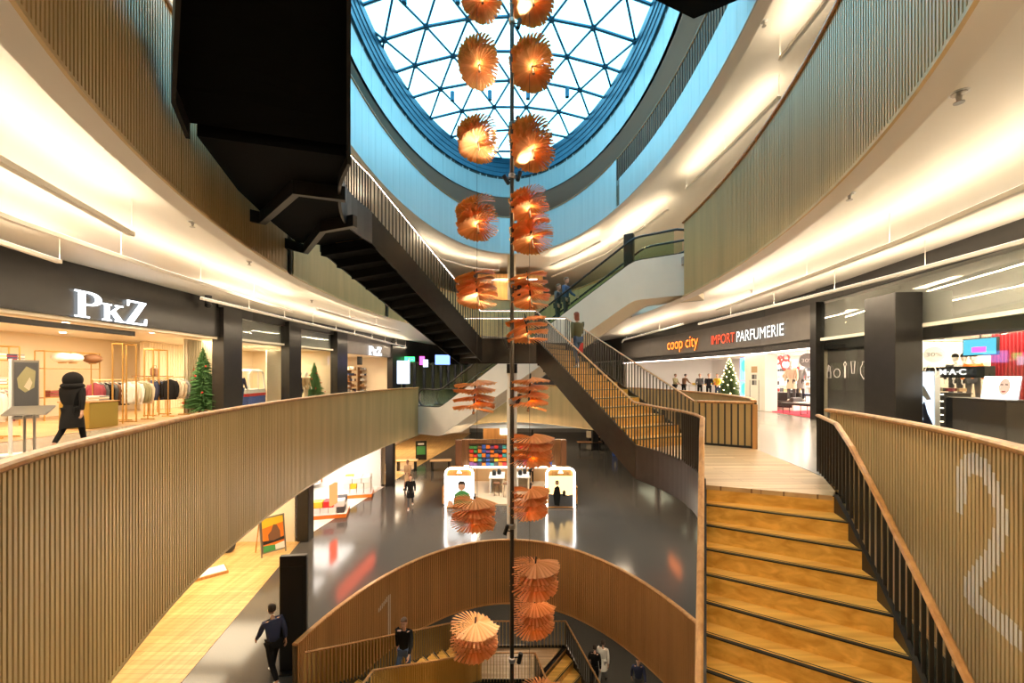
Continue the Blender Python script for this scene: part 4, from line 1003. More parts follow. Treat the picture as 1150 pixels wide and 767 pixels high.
def garment_mesh(mt, puffy=False):
    key = (mt, puffy)
    if key in GARM: return GARM[key]
    m = MB()
    prof = [(-.02, .05, .03), (-.07, .12, .05), (-.10, .21, .07), (-.22, .23, .09), (-.5, .225, .10), (-.82, .24, .10), (-.84, .23, .09)]
    if puffy:
        prof = prof[:3] + [(-.16 - .09 * k, .23 + (.02 if k % 2 else 0), .12 + (.03 if k % 2 else 0)) for k in range(8)]
    m.loft([[Vector((a * math.cos(2 * PI * k / 14), b * math.sin(2 * PI * k / 14), z)) for k in range(14)] for z, a, b in prof])
    for s in (-1, 1): m.tube([(s * .19, 0, -.11), (s * .26, 0, -.3), (s * .27, .02, -.55), (s * .25, .04, -.74)], [.06, .065, .055, .045], 8)
    m.tube([(-.17, 0, -.07), (0, 0, -.01), (.17, 0, -.07)], .012, 5, 1); m.tube([(0, 0, -.01), (0, 0, .06), (.03, 0, .08)], .006, 5, 1)
    me = bpy.data.meshes.new('hanging_jacket'); me.from_pydata([tuple(v) for v in m.v], [], m.f); me.materials.append(MATS[mt]); me.materials.append(MATS['steel'])
    for p, i in zip(me.polygons, m.m): p.material_index = i; p.use_smooth = True
    GARM[key] = me; return me
COLN = {'dark_grey': 'dark grey', 'black_cloth': 'black', 'cream': 'cream', 'khaki': 'olive green', 'beige': 'beige', 'wine': 'wine red', 'navy': 'navy', 'brown': 'brown', 'grey': 'grey', 'white': 'white', 'paper': 'off white', 'jeans': 'blue', 'tan': 'tan', 'red': 'red', 'orange': 'orange', 'yellow': 'yellow', 'blue': 'blue', 'teal': 'teal', 'green': 'green', 'purple': 'purple'}
def rack(pa, pb, ztop, cols, label, where, frame='gold', puffy=False):
    d = pb - pa; L = d.length; d = d.normalized(); ang = math.atan2(d.y, d.x)
    t = thing('clothes_rack', label, 'clothes rack', (pa + pb) / 2 + Vector((0, 0, .012)))
    m = MB(); m.tube([pa + Vector((0, 0, ztop)), pb + Vector((0, 0, ztop))], .014, 6); m.build('rail', frame, t)
    for p in (pa, pb):
        m = MB(); m.tube([p + Vector((0, 0, .013)), p + Vector((0, 0, ztop + .015))], .016, 6); m.build('post', frame, t)
        m = MB(); m.ob(p + Vector((0, 0, .03)), (.04, .5, .035), ang); m.build('foot', frame, t)
    n = len(cols)
    for k, c in enumerate(cols):
        o = bpy.data.objects.new('hanging_jacket', garment_mesh(c, puffy and k % 3 != 2)); COL.objects.link(o)
        o.location = pa + d * (L * (k + .6) / (n + .2)) + Vector((0, 0, ztop - .07)); o.rotation_euler = (0, 0, ang + PI / 2 + random.uniform(-.15, .15))
        tag(o, '%s jacket hanging on the %s' % (COLN[c], where), 'jacket', '%s jackets on the %s' % (COLN[c], where))
def L_(px, e): return onL(px, e)
rack(L_(104, 1.6), L_(141, 1.6), 1.5, ['wine', 'dark_grey', 'black_cloth', 'dark_grey', 'brown', 'black_cloth', 'dark_grey'], 'brass clothes rack of dark jackets behind the black clad shopper', 'brass rack of dark jackets')
rack(L_(142, 1.1), L_(166, 1.1), 1.52, ['paper', 'cream', 'paper', 'khaki', 'khaki', 'beige'], 'clothes rack of pale puffer jackets in the middle of the menswear shop', 'rack of pale puffer jackets', puffy=True)
rack(L_(168, 2.2), L_(186, 2.2), 1.55, ['navy', 'black_cloth', 'navy', 'dark_grey', 'black_cloth'], 'clothes rack of navy coats left of the curtained window', 'rack of navy coats')
rack(L_(189, 1.2), L_(207, 1.2), 1.6, ['black_cloth', 'beige', 'cream', 'beige', 'grey'], 'clothes rack of beige coats by the window with the big fir tree', 'rack of beige coats')
rack(L_(-8, .9), L_(11, .9), 1.35, ['paper', 'tan', 'paper', 'wine', 'tan'], 'clothes rack of patterned shirts at the left edge', 'rack of shirts at the left edge')
def gold_frame(px0, px1, e, z0, z1, label, shelves=0, r=.02, mt='gold'):
    a, b = L_(px0, e), L_(px1, e); t = thing('display_rack', label, 'shelving', (a + b) / 2 + Vector((0, 0, .012))); off = Vector((-.35, 0, 0))
    for p in (a, b, a + off, b + off):
        m = MB(); m.tube([p + Vector((0, 0, z0 + .013)), p + Vector((0, 0, z1))], r, 6); m.build('post', mt, t)
    m = MB()
    m.tube([a + Vector((0, 0, z1)), b + Vector((0, 0, z1)), b + off + Vector((0, 0, z1)), a + off + Vector((0, 0, z1))], r, 6, closed=True); m.build('top_frame', mt, t)
    for k in range(shelves):
        z = z0 + (z1 - z0) * (k + .8) / (shelves + .4); m = MB(); c = (a + b) / 2 + off / 2; m.ob((c.x, c.y, z), ((b - a).length, .36, .03), math.atan2((b - a).y, (b - a).x)); m.build('shelf', 'oak_rail', t)
    return t
gold_frame(50, 112, 4.2, 0, 2.55, 'tall brass shelving frame with white lamps on it, at the back of the menswear shop', 2)
gold_frame(-15, 22, 3.6, 0, 2.6, 'brass shelving frame at the left edge of the menswear shop', 3)
gold_frame(138, 153, .7, 0, 2.75, 'slender copper frame standing by the entrance of the menswear shop', 0, .025, 'gold')
gold_frame(172, 188, 1.6, 0, 2.7, 'slender copper frame near the curtained window', 1, .025)
for k, px in enumerate((70, 82, 104)):       # globe lamps on the frame
    p = L_(px, 4.35); p.z = 2.12; t = thing('globe_lamp', ('white globe lamp, left of three on the brass shelving', 'white globe lamp, middle of three on the brass shelving', 'dark globe lamp at the right end of the brass shelving')[k], 'lamp', p)
    m = MB(); m.ell(p + Vector((0, 0, .22)), (.3, .3, .19), 14, 10); m.build('shade', 'white' if k < 2 else 'brown', t, True); m = MB(); m.lathe([(.12, 0), (.12, .03), (.02, .05), (.02, .1)], p, 10); m.build('base', 'gold', t, True)
m = MB(); a, b = L_(83, .75), L_(117, .75); t = thing('display_table', 'olive gold display table behind the black clad shopper', 'table', (a + b) / 2 + Vector((0, 0, .012)))
c = (a + b) / 2; m.bevbox((c.x, c.y, .42), (.95, (b - a).length, .8), math.atan2(-(b - a).x, (b - a).y)); m.build('body', 'olive_gold', t); m = MB(); m.ob((c.x, c.y, .84), (1.0, (b - a).length * 1.02, .03), math.atan2(-(b - a).x, (b - a).y)); m.build('top', 'oak_rail', t)
def folded(p, mt, label, n=3, w=.34, group=None):
    t = thing('folded_shirt_stack', label, 'folded clothes', p, group); rnd = random.Random(int(p.y * 77))
    for k in range(n):
        m = MB(); m.bevbox((p.x, p.y, p.z + .025 + k * .05), (w, w * .9, .048), rnd.uniform(-.15, .15) + 1.3, .012); m.build('shirt', mt[k % len(mt)], t)
for k, (f, c) in enumerate(((.15, ('cream', 'paper')), (.5, ('paper', 'beige')), (.85, ('grey', 'cream')))):
    p = a.lerp(b, f); p.z = .856; folded(p, c, ('stack of folded shirts on the left of the olive gold table', 'stack of folded shirts in the middle of the olive gold table', 'stack of folded shirts on the right of the olive gold table')[k])
for k, (px, e, z, c) in enumerate(((6, 3.75, 1.63, ('wine', 'grey')), (16, 3.75, 1.63, ('paper', 'navy')), (2, 3.75, .58, ('cream', 'tan')))):
    p = L_(px, e); p.z = .0; 
# shelves of the frames carry folded stacks at their own heights
def shelf_z(z1, sh, k): return z1 * (k + .8) / (sh + .4) + .016
for k in range(3):
    for j, px in enumerate((-4, 8, 17)):
        p = L_(px, 3.78); p.z = shelf_z(2.6, 3, k); folded(p, (('wine', 'navy'), ('paper', 'grey'), ('tan', 'cream'))[(k + j) % 3], '%s folded stack on the %s shelf at the left edge' % (('first', 'second', 'third')[j], ('lowest', 'middle', 'top')[k]), 4)
for j, px in enumerate((60, 75, 90, 103)):
    p = L_(px, 4.38); p.z = shelf_z(2.55, 2, 0); folded(p, (('brown', 'wine'), ('paper', 'grey'), ('navy', 'cream'), ('dark_grey', 'beige'))[j], ('folded stack of brown knitwear on the brass shelving', 'folded stack of grey shirts on the brass shelving', 'folded stack of navy shirts on the brass shelving', 'folded stack of dark knitwear on the brass shelving')[j], 5)
# leather bag on a table at the copper frame
a2, b2 = L_(157, 3.0), L_(186, 3.0); c = (a2 + b2) / 2
t = thing('display_table', 'dark display table with a brown bag on it near the curtained window', 'table', c + Vector((0, 0, .012))); m = MB(); m.ob((c.x, c.y, 1.62), (.7, (b2 - a2).length, .05), math.atan2(-(b2 - a2).x, (b2 - a2).y)); m.build('top', 'walnut', t)
for s in (.08, .92):
    q = a2.lerp(b2, s)
    for dx in (-.28, .28): m = MB(); m.tube([(q.x + dx, q.y, .013), (q.x + dx, q.y, 1.6)], .02, 6); m.build('leg', 'gold', t)
q = a2.lerp(b2, .55); t = thing('handbag', 'small brown leather bag on the table under the pale curtains', 'bag', (q.x, q.y, 1.646)); m = MB(); m.bevbox((q.x, q.y, 1.82), (.2, .42, .34), .4, .04); m.build('body', 'brown', t); m = MB(); m.tube([(q.x, q.y - .12, 1.98), (q.x, q.y - .08, 2.1), (q.x, q.y + .08, 2.1), (q.x, q.y + .12, 1.98)], .012, 6); m.build('handle', 'brown', t)
def curtain(pa, pb, z0, z1, mt, label, waves=14, amp=.06):
    d = pb - pa; L = d.length; d.normalize(); n = Vector((-d.y, d.x, 0)); N = waves * 6
    path = [pa + d * (L * k / N) + n * (amp * math.sin(2 * PI * waves * k / N)) for k in range(N + 1)]
    m = MB(); m.sweep(path, [(-.008, z0), (.008, z0), (.008, z1), (-.008, z1)]); tag(m.build('curtain', mt, smooth=True), label, 'curtain')
curtain(L_(158, 4.6), L_(206, 4.6), .02, 3.25, 'curtain', 'pale pleated curtain behind the coat racks of the menswear shop', 16)
curtain(L_(207, 1.5), L_(243, 1.5), .02, 3.25, 'curtain', 'pale pleated curtain behind the big fir tree', 14)
p = L_(228, .75); p.z = .012; fir_tree(p, 2.85, .85, 'big green fir tree in the menswear shop window', baubles='red')
# ceiling spots of the menswear shop
k = 0
for y in (9.5, 12.5, 15.5):
    for x in (-13.6, -15.2, -17):
        p = Vector((x, y, 3.275)); m = MB(); m.lathe([(.0, 0), (.09, 0), (.09, .02), (0, .02)], p, 12)
        o = m.build('ceiling_spot', 'spot_glow'); tag(o, 'round recessed ceiling spot inside the menswear shop', 'ceiling light', 'recessed spots in the menswear shop'); k += 1
# glazed windows with mannequin props
pa = L_(279, .5); pb = L_(298, .9); c = (pa + pb) / 2
t = thing('gondola_cabin', 'white toy gondola cabin with red and blue base in the display window', 'display prop', (c.x, c.y, .012)); d = (pb - pa).normalized(); n = Vector((-d.y, d.x, 0)); Lc = (pb - pa).length; n = n if n.x < 0 else -n
def cab(u, v, z): return c + d * (u * Lc / 2) + n * v + Vector((0, 0, z))
m = MB(); m.loft([[cab(-1, 0, .1), cab(1, 0, .1), cab(1, .8, .1), cab(-1, .8, .1)], [cab(-1.02, 0, .6), cab(1.02, 0, .6), cab(1.02, .8, .6), cab(-1.02, .8, .6)]]); m.build('lower_body', 'blue', t)
m = MB(); m.loft([[cab(-1.03, -.01, .6), cab(1.03, -.01, .6), cab(1.03, .81, .6), cab(-1.03, .81, .6)], [cab(-1.03, -.01, .75), cab(1.03, -.01, .75), cab(1.03, .81, .75), cab(-1.03, .81, .75)]]); m.build('red_band', 'red', t)
m = MB(); m.loft([[cab(-1.03, -.01, .75), cab(1.03, -.01, .75), cab(1.03, .81, .75), cab(-1.03, .81, .75)], [cab(-1.0, 0, .95), cab(1.0, 0, .95), cab(1.0, .8, .95), cab(-1.0, .8, .95)]]); m.build('upper_body', 'white', t)
for v in (0.02, .78):
    m = MB(); m.tube([cab(-.98, v, .95), cab(-.88, v, 1.75), cab(-.7, v, 1.9), cab(.55, v, 1.9), cab(.75, v, 1.75), cab(.98, v, .95)], .045, 8); wf = m.build('window_frame', 'white', t, True)
    m = MB(); m.tube([cab(.15, v, .95), cab(.15, v, 1.9)], .03, 6); m.build('mullion', 'white', wf)
m = MB(); m.loft([[cab(-.75, -.02, 1.88), cab(.6, -.02, 1.88), cab(.6, .82, 1.88), cab(-.75, .82, 1.88)], [cab(-.6, .1, 2.0), cab(.45, .1, 2.0), cab(.45, .7, 2.0), cab(-.6, .7, 2.0)]]); m.build('roof', 'white', t)
p = L_(353, .8); p.z = .012; fir_tree(p, 2.5, .7, 'green fir tree beside two dressed mannequins in the farther display window', baubles='red')
a, b = L_(300, 1.0), L_(318, 1.2); m = MB(); m.sweep([a, b], [(0, .012), (0, 3.1), (.08, 3.1), (.08, .012)]); tag(m.build('backdrop', 'wall_cream'), 'cream backdrop right of the toy gondola cabin', 'backdrop')
# second menswear shop: shelves with goods
for k, (px0, px1) in enumerate(((389, 398), (405, 413), (424, 433))):
    a, b = onL(px0, 1.6), onL(px1, 1.6); c = (a + b) / 2; t = thing('shelf_unit', ('shelf unit at the left of the small white lettered shop', 'shelf unit in the middle of the small white lettered shop', 'shelf unit at the right of the small white lettered shop')[k], 'shelving', c + Vector((0, 0, .012)))
    ang = math.atan2(-(b - a).x, (b - a).y); W_ = (b - a).length
    m = MB(); m.ob((c.x - .25, c.y, 1.2), (.04, W_, 2.36), ang); m.build('back_panel', 'walnut', t)
    for q in range(5):
        m = MB(); m.ob((c.x, c.y, .3 + q * .45), (.5, W_, .03), ang); m.build('shelf', 'oak_rail', t)
    for q in range(5):
        for j in range(4):
            pp = a.lerp(b, (j + .5) / 4) ; m = MB(); h = random.uniform(.12, .3); m.bevbox((pp.x + .05, pp.y, .316 + q * .45 + h / 2), (.25, W_ / 5, h), ang, .015)
            cc = random.choice(['navy', 'cream', 'brown', 'grey', 'white', 'tan']); o = m.build('folded_shirt', cc); tag(o, '%s folded item on a %s' % (COLN[cc], ('left shelf unit of the far shop', 'middle shelf unit of the far shop', 'right shelf unit of the far shop')[k]), 'folded clothes', '%s folded items on shelf unit %s of the far shop' % (COLN[cc], ('one', 'two', 'three')[k]))
a = onL(404, -.05); m = MB(); m.ob((a.x, a.y, 2.75), (.3, .42, .6), .2); m.build('speaker_box', 'black_steel', t3)
p = onL(460, -.3); t = thing('exit_sign', 'glowing green exit sign at the far left behind the escalator', 'sign', (p.x, p.y, 2.95)); m = MB(); m.ob((p.x, p.y, 3.15), (.9, .08, .42), .3); m.build('panel', 'exit_green', t)
m = MB(); m.ob((p.x - .05, p.y - .06, 3.15), (.1, .02, .26), .3); m.ob((p.x + .2, p.y - .02, 3.15), (.25, .02, .06), .3); m.build('pictogram', 'white', t)
for k, (px, py, mt, lb) in enumerate(((474, 405, 'magenta_glow', 'small magenta light box at the far left'), (478, 408, 'screen_pale', 'small pale light box at the far left'), (453, 418, 'screen_pale', 'tall pale lit screen at the far left'), (497, 404, 'screen_blue', 'small blue screen behind the escalator'))):
    p = P(px, py, 34); m = MB(); h = (.7, .6, 1.9, .8)[k]; m.ob((p.x, p.y, p.z), ((.4, .4, 1.0, 1.2)[k], .08, h), .2); m.build('lit_panel', mt, t4_)['label'] = lb
# poster stand and lectern before the menswear shop
p = G(20, 512, 0); t = thing('poster_stand', 'tall white framed poster stand with a dark poster at the left edge', 'poster stand', p)
A_ = math.atan2(1, .55)
u = Vector((math.cos(1.0), math.sin(1.0), 0)); u = (P(43, 450, p.y + .35) - P(13, 450, p.y)); u.z = 0; Wd = u.length; u.normalize(); nn = Vector((u.y, -u.x, 0))
q0 = P(13, 450, p.y); q0.z = 0
def pq(a, z, o=0): return q0 + u * (a * Wd) + nn * o + Vector((0, 0, z))
m = MB(); m.extr([pq(0, .75), pq(1, .75), pq(1, 1.98), pq(0, 1.98)], nn * .05); m.build('panel', 'steel', t)
m = MB(); m.extr([pq(.05, .8, .051), pq(.95, .8, .051), pq(.95, 1.93, .051), pq(.05, 1.93, .051)], nn * .004); ps = m.build('poster', 'dark_grey', t)
m = MB(); m.extr([pq(.15, 1.6, .056), pq(.5, 1.85, .056), pq(.85, 1.75, .056), pq(.8, 1.4, .056), pq(.45, 1.3, .056), pq(.2, 1.4, .056)], nn * .002); m.build('poster_picture', 'khaki', ps)
m = MB(); m.extr([pq(.4, 1.42, .059), pq(.62, 1.62, .059), pq(.72, 1.5, .059), pq(.6, 1.34, .059)], nn * .002); m.build('poster_figure', 'beige', ps)
def flat_text(txt, pa, pb, zb, h, mt, parent, out): return sign(txt, pa, pb, zb, h, mt, '', out, parent=parent, name='lettering', depth=.003)
flat_text('PKZ', pq(.32, 0), pq(.68, 0), .87, .10, 'paper', t, .062)
m = MB(); m.tube([pq(-.04, .0), pq(-.04, 2.0)], .03, 8); m.build('post', 'white', t); m = MB(); m.ob(pq(.3, .02), (.9, .45, .03), 1.0); m.build('base', 'white', t)
p = G(33, 514, 0); t = thing('lectern', 'slanted grey lectern on a thin stand at the left edge before the shop', 'lectern', p)
m = MB(); c = p + Vector((0, 0, .95)); M = Matrix.Rotation(.5, 3, 'Z') @ Matrix.Rotation(.35, 3, 'X'); m.ob(c, (.62, .42, .03), M=M); m.build('top', 'steel', t)
for s in (-.1, .1): m = MB(); m.tube([p + Vector((s, 0, .02)), p + Vector((s, 0, .92))], .022, 8); m.build('post', 'steel', t)
m = MB(); m.bevbox(p + Vector((0, 0, .012)), (.5, .4, .022), .5); m.build('base', 'steel', t)

# ------------------------------------------------------------ right side: department store
p = onR(819, 3.2); p.z = .012; fir_tree(p, 3.0 - .1, .85, 'tall fir tree covered in fairy lights inside the department store', 'fir_gold', lights=60)
a, b = onR(831, .8), onR(841.5, .8); t = thing('light_box', 'tall blue lit advertising screen right of the lit fir tree', 'light box', (a + b) / 2 + Vector((0, 0, .012))); d = b - a
m = MB(); m.extr([a + Vector((0, 0, .013)), b + Vector((0, 0, .013)), b + Vector((0, 0, 2.66)), a + Vector((0, 0, 2.66))], (.12, .02, 0)); m.build('housing', 'white', t)
for z0, z1 in ((.2, 1.35), (1.42, 2.6)):
    m = MB(); m.extr([a.lerp(b, .06) + Vector((-.02, 0, z0)), a.lerp(b, .94) + Vector((-.02, 0, z0)), a.lerp(b, .94) + Vector((-.02, 0, z1)), a.lerp(b, .06) + Vector((-.02, 0, z1))], (.01, 0, 0)); sc1 = m.build('screen', 'screen_blue', t)
    c = a.lerp(b, .6) + Vector((-.05, 0, z0 + .75)); m = MB(); m.lathe([(0, 0), (.32, 0), (.32, .015), (0, .015)], c, 18, M=Matrix.Rotation(PI / 2, 3, 'Y') @ Matrix.Rotation(0, 3, 'X')); m.build('badge', 'exit_green', sc1)
a, b = onR(843, .3), onR(866, .3); c = (a + b) / 2; d = b - a; t = thing('pillar', 'white panelled pillar at the department store entrance with small notices', 'pillar', c + Vector((0, 0, .012)))
ang = math.atan2(d.y, d.x); m = MB(); m.ob((c.x, c.y, 1.345), (d.length, .6, 2.66), ang); m.build('core', 'white_paint', t)
un = d.normalized(); nn = Vector((un.y, -un.x, 0))
for f in (.28, .72):
    q = a.lerp(b, f) + nn * .305; m = MB(); m.ob((q.x, q.y, .75), (.03, .02, 1.4), ang); m.build('groove', 'grey', t)
for j in range(5):
    q = a.lerp(b, .5) + nn * .31; m = MB(); m.ob((q.x + un.x * (.18 * (j % 2) - .09 if j else 0), q.y + un.y * (.18 * (j % 2) - .09 if j else 0), 1.95 if j == 0 else 1.6 - .28 * ((j - 1) // 2)), ((.42 if j == 0 else .15), .015, (.3 if j == 0 else .22)), ang); m.build('notice', ('tan', 'grey', 'dark_grey', 'grey', 'dark_grey')[j], t)
a, b, c_, d_ = onR(867, .1), onR(917, .1), onR(917, 4.5), onR(867, 4.5)
m = MB(); m.prism([(v.x, v.y) for v in (a, b, c_, d_)], .013, .024); tag(m.build('carpet', 'carpet_red'), 'bright red carpet at the perfumery side of the store entrance', 'carpet')
def sofa(p, ang, w, label):
    t = thing('sofa', label, 'sofa', p + Vector((0, 0, .024))); R = Matrix.Rotation(ang, 3, 'Z'); z = p.z + .024
    def bb(n, x, y, zc, sx, sy, sz, mt='leather'): m = MB(); m.bevbox(p + R @ Vector((x, y, 0)) + Vector((0, 0, .024 + zc)), (sx, sy, sz), ang, .04); m.build(n, mt, t)
    bb('seat', 0, 0, .28, w, .8, .3); bb('backrest', 0, .34, .55, w, .18, .55)
    for s in (-1, 1): bb('armrest', s * (w / 2 - .06), 0, .36, .16, .8, .5)
    for s in (-1, 1):
        for q in (-1, 1): m = MB(); m.lathe([(.025, 0), (.03, .13)], p + R @ Vector((s * (w / 2 - .1), q * .32, 0)) + Vector((0, 0, .024)), 8); m.build('leg', 'black_steel', t)
def bench(p, ang, w, h, label, mt='leather'):
    t = thing('bench', label, 'bench', p + Vector((0, 0, .024))); R = Matrix.Rotation(ang, 3, 'Z')
    m = MB(); m.bevbox(p + Vector((0, 0, .024 + h)), (w, .45, .1), ang, .03); m.build('top', mt, t)
    for s in (-1, 0, 1):
        m = MB(); pts = [p + R @ Vector((s * w * .46, y, z)) + Vector((0, 0, .024)) for y, z in ((-.2, h - .05), (-.2, .015), (.2, .015), (.2, h - .05))]; m.tube(pts, .015, 6); m.build('leg', 'black_steel', t)
sofa(onR(877, 1.4), -1.1, 1.5, 'black leather armchair sofa on the red carpet')
bench(onR(903, .7), 1.9, 1.7, .42, 'low black bench on the red carpet near the entrance'); bench(onR(908, 2.6), 1.9, 1.8, .72, 'higher table bench behind the low black bench on the red carpet', 'navy')
p = onR(879, 3.4); t = thing('hanging_ornament', 'red abstract ornament hanging above the black sofa', 'ornament', (p.x, p.y, 1.9)); 
for dx, dz_, r in ((-.35, .15, .16), (.1, -.02, .26), (.12, .35, .17), (-.2, .38, .08)):
    m = MB(); m.tube([p + Vector((dx + r * math.cos(a_), -.1, 2.3 + dz_ + r * math.sin(a_))) for a_ in [2 * PI * k / 14 for k in range(14)]], .055, 6, closed=True); m.build('ring', 'red', t)
m = MB(); m.tube([p + Vector((0, -.1, 2.6)), p + Vector((0, -.1, 2.94))], .01, 5); m.build('cord', 'black_steel', t)
def round_tag(p, r, label, txt='30%'):
    t = thing('discount_sign', label, 'sign', p); M = Vector((-p.x, -p.y, 0)).to_track_quat('Z', 'Y').to_matrix()
    m = MB(); m.lathe([(0, 0), (r, 0), (r, .02), (0, .02)], p, 24, M=M); m.build('disc', 'grey' if 'grey' in label else 'white', t)
    v = Vector((p.y, -p.x, 0)).normalized(); sign(txt, p - v * r * .7, p + v * r * .7, p.z - r * .25, r * .5, 'white' if 'grey' in label else 'grey', '', .03, parent=t, name='lettering', depth=.003)
    m = MB(); m.tube([p + Vector((0, 0, r)), (p.x, p.y, 2.94)], .005, 5); m.build('cord', 'black_steel', t)
p = onR(907, 2.0); p.z = 2.35; round_tag(p, .33, 'round grey discount sign hanging over the red carpet')
# store shelves and tables in the white interior
def store_table(p, ang, w, label, cols, n=7):
    t = thing('display_table', label, 'table', p); R = Matrix.Rotation(ang, 3, 'Z')
    m = MB(); m.bevbox(p + Vector((0, 0, .88)), (w, .7, .06), ang); m.build('top', 'white', t)
    for s in (-1, 1):
        for q in (-1, 1): c = p + R @ Vector((s * (w / 2 - .06), q * .28, 0)); m = MB(); m.tube([c + Vector((0, 0, .01)), c + Vector((0, 0, .86))], .022, 6); m.build('leg', 'steel', t)
    for k in range(n):
        q = p + R @ Vector(((k + .5) / n * w - w / 2, random.uniform(-.2, .2), .911)); c = cols[k % len(cols)]; h = random.uniform(.12, .3); m = MB(); m.bevbox(q + Vector((0, 0, h / 2)), (w / n * .7, .16, h), ang + random.uniform(-.3, .3), .012)
        tag(m.build('gift_box', c), '%s packet lying on the %s' % (COLN[c], label.split(' in ')[0]), 'packet', '%s packets on the %s' % (COLN[c], label.split(' in ')[0]))
for k, (px, e) in enumerate(((757, 3.5), (771, 4.5), (786, 3.4), (803, 4.6))):
    p = onR(px, e); p.z = .012; store_table(p, 1.75, 2.0, ('first', 'second', 'third', 'fourth')[k] + ' white sales table from the left in the department store', (['red', 'paper', 'yellow', 'dark_grey'], ['orange', 'paper', 'green', 'beige'], ['paper', 'grey', 'yellow', 'red'], ['teal', 'paper', 'orange', 'dark_grey'])[k])
for k, (px, e, w_) in enumerate(((775, 7.0, 3.5), (800, 7.0, 3.0), (885, 6.6, 2.5), (905, 6.8, 2.5))):
    p = onR(px, e); p.z = .012; t = thing('wall_shelf', 'white wall shelf with small goods at the back of the store, ' + ('left of the tree', 'right behind the tree', 'behind the red ornament', 'behind the mannequins')[k], 'shelving', p)
    ang = 1.72; R = Matrix.Rotation(ang, 3, 'Z')
    m = MB(); m.ob(p + Vector((.2, 0, 1.2)), (w_, .05, 2.3), ang); m.build('back_panel', 'white', t)
    for q in range(4): m = MB(); m.ob(p + Vector((0, 0, .55 + q * .45)), (w_, .36, .03), ang); m.build('shelf', 'white', t)
    for q in range(4):
        for j in range(8):
            c = random.choice(['beige', 'brown', 'dark_grey', 'tan', 'grey', 'red', 'paper']); h = random.uniform(.12, .34); m = MB(); m.bevbox(p + R @ Vector(((j + .5) / 8 * w_ - w_ / 2, 0, 0)) + Vector((0, 0, .567 + q * .45 + h / 2)), (w_ / 11, .2, h), ang, .012)
            tag(m.build('shelf_goods', c), '%s item on the wall shelf %s' % (COLN[c], ('left of the lit tree', 'behind the lit tree', 'behind the red ornament', 'behind the fur mannequins')[k]), 'goods', '%s items on the wall shelf %s' % (COLN[c], ('left of the lit tree', 'behind the lit tree', 'behind the red ornament', 'behind the fur mannequins')[k]))
# perfumery window: outlined icons on the dark glass
def icon(px, py, pts, label, closed=True):
    p = onR(px, -.05); z = zat(p, py); u = Vector((p.y, -p.x, 0)).normalized(); u = (onR(px + 5) - onR(px - 5)).normalized()
    m = MB(); m.tube([Vector((p.x, p.y, z)) + u * a + Vector((0, 0, b)) for a, b in pts], .011, 5, closed=closed); tag(m.build('window_decal', 'white'), label, 'decal', 'cosmetic outlines on the perfumery glass')
oval = lambda a, b, n=14: [(a * math.cos(2 * PI * k / n), b * math.sin(2 * PI * k / n)) for k in range(n)]
icon(931, 418, [(-.09, -.2), (.09, -.2), (.09, .02), (.05, .02), (.05, .2), (-.03, .26), (-.05, .02), (-.09, .02)], 'white lipstick outline on the dark glass')
icon(940, 419, oval(.15, .15), 'white round compact outline on the dark glass')
icon(949, 416, [(-.02, -.25), (.02, -.25), (.02, .12), (.06, .22), (0, .3), (-.06, .22), (-.02, .12)], 'white brush outline on the dark glass')
icon(958, 416, [(-.1, .3), (.1, .3), (.05, -.1), (-.05, -.1)], 'white tube outline on the dark glass')
icon(970, 416, [(0, -.28), (.14, -.1), (.15, .08), (.06, .2), (.06, .28), (-.06, .28), (-.06, .2), (-.15, .08), (-.14, -.1)], 'white perfume flacon outline on the dark glass')
icon(1045, 417, oval(.16, .16), 'white round outline on the window right of the black pillar')
# perfumery interior
a, b = onR(1024, .5), onR(1050, .5); t = thing('light_box', 'tall pale blue lit advertising screen right of the black pillar', 'light box', (a + b) / 2 + Vector((0, 0, .012)))
m = MB(); m.extr([a + Vector((0, 0, .02)), b + Vector((0, 0, .02)), b + Vector((0, 0, 1.78)), a + Vector((0, 0, 1.78))], (.14, .0, 0)); m.build('housing', 'white', t)
un = (b - a).normalized(); nn = Vector((un.y, -un.x, 0)); nn = nn if nn.x < 0 else -nn
def scr(f, z, o): return a.lerp(b, f) + nn * o + Vector((0, 0, z))
m = MB(); m.extr([scr(.03, .05, .01), scr(.97, .05, .01), scr(.97, 1.75, .01), scr(.03, 1.75, .01)], nn * .01); s2 = m.build('screen', 'screen_pale', t)
m = MB(); m.extr([scr(.35, .05, .022), scr(.95, .05, .022), scr(.95, .35, .022), scr(.75, .6, .022), scr(.6, .95, .022), scr(.45, .75, .022), scr(.55, .45, .022)], nn * .004); m.build('dark_image', 'navy', s2)
m = MB(); m.extr([scr(.1, 1.5, .022), scr(.6, 1.35, .022), scr(.9, 1.0, .022), scr(.7, .98, .022), scr(.3, 1.25, .022)], nn * .004); m.build('pale_image', 'paper', s2)
def counter(px0, px1, e, h, mt, label, glow=True):
    a, b = onR(px0, e), onR(px1, e); c = (a + b) / 2; d = b - a; ang = math.atan2(d.y, d.x); t = thing('cosmetics_counter', label, 'counter', c + Vector((0, 0, .012)))
    m = MB(); m.bevbox((c.x, c.y, h / 2 + .013), (d.length, .7, h), ang, .02); m.build('body', mt, t)
    m = MB(); m.ob((c.x, c.y, h + .03), (d.length * 1.02, .76, .03), ang); m.build('top', 'black_rubber', t)
    return t, a, b, ang
t, a, b, ang = counter(1078, 1150, .9, 1.05, 'fascia_black', 'black cosmetics counter at the right edge behind the glass')
t, a, b, ang = counter(1052, 1076, 2.2, 1.1, 'fascia_black', 'black cosmetics display stand with lit shelves')
un = (b - a).normalized(); nn = Vector((un.y, -un.x, 0)); nn = nn if nn.x < 0 else -nn; c = (a + b) / 2
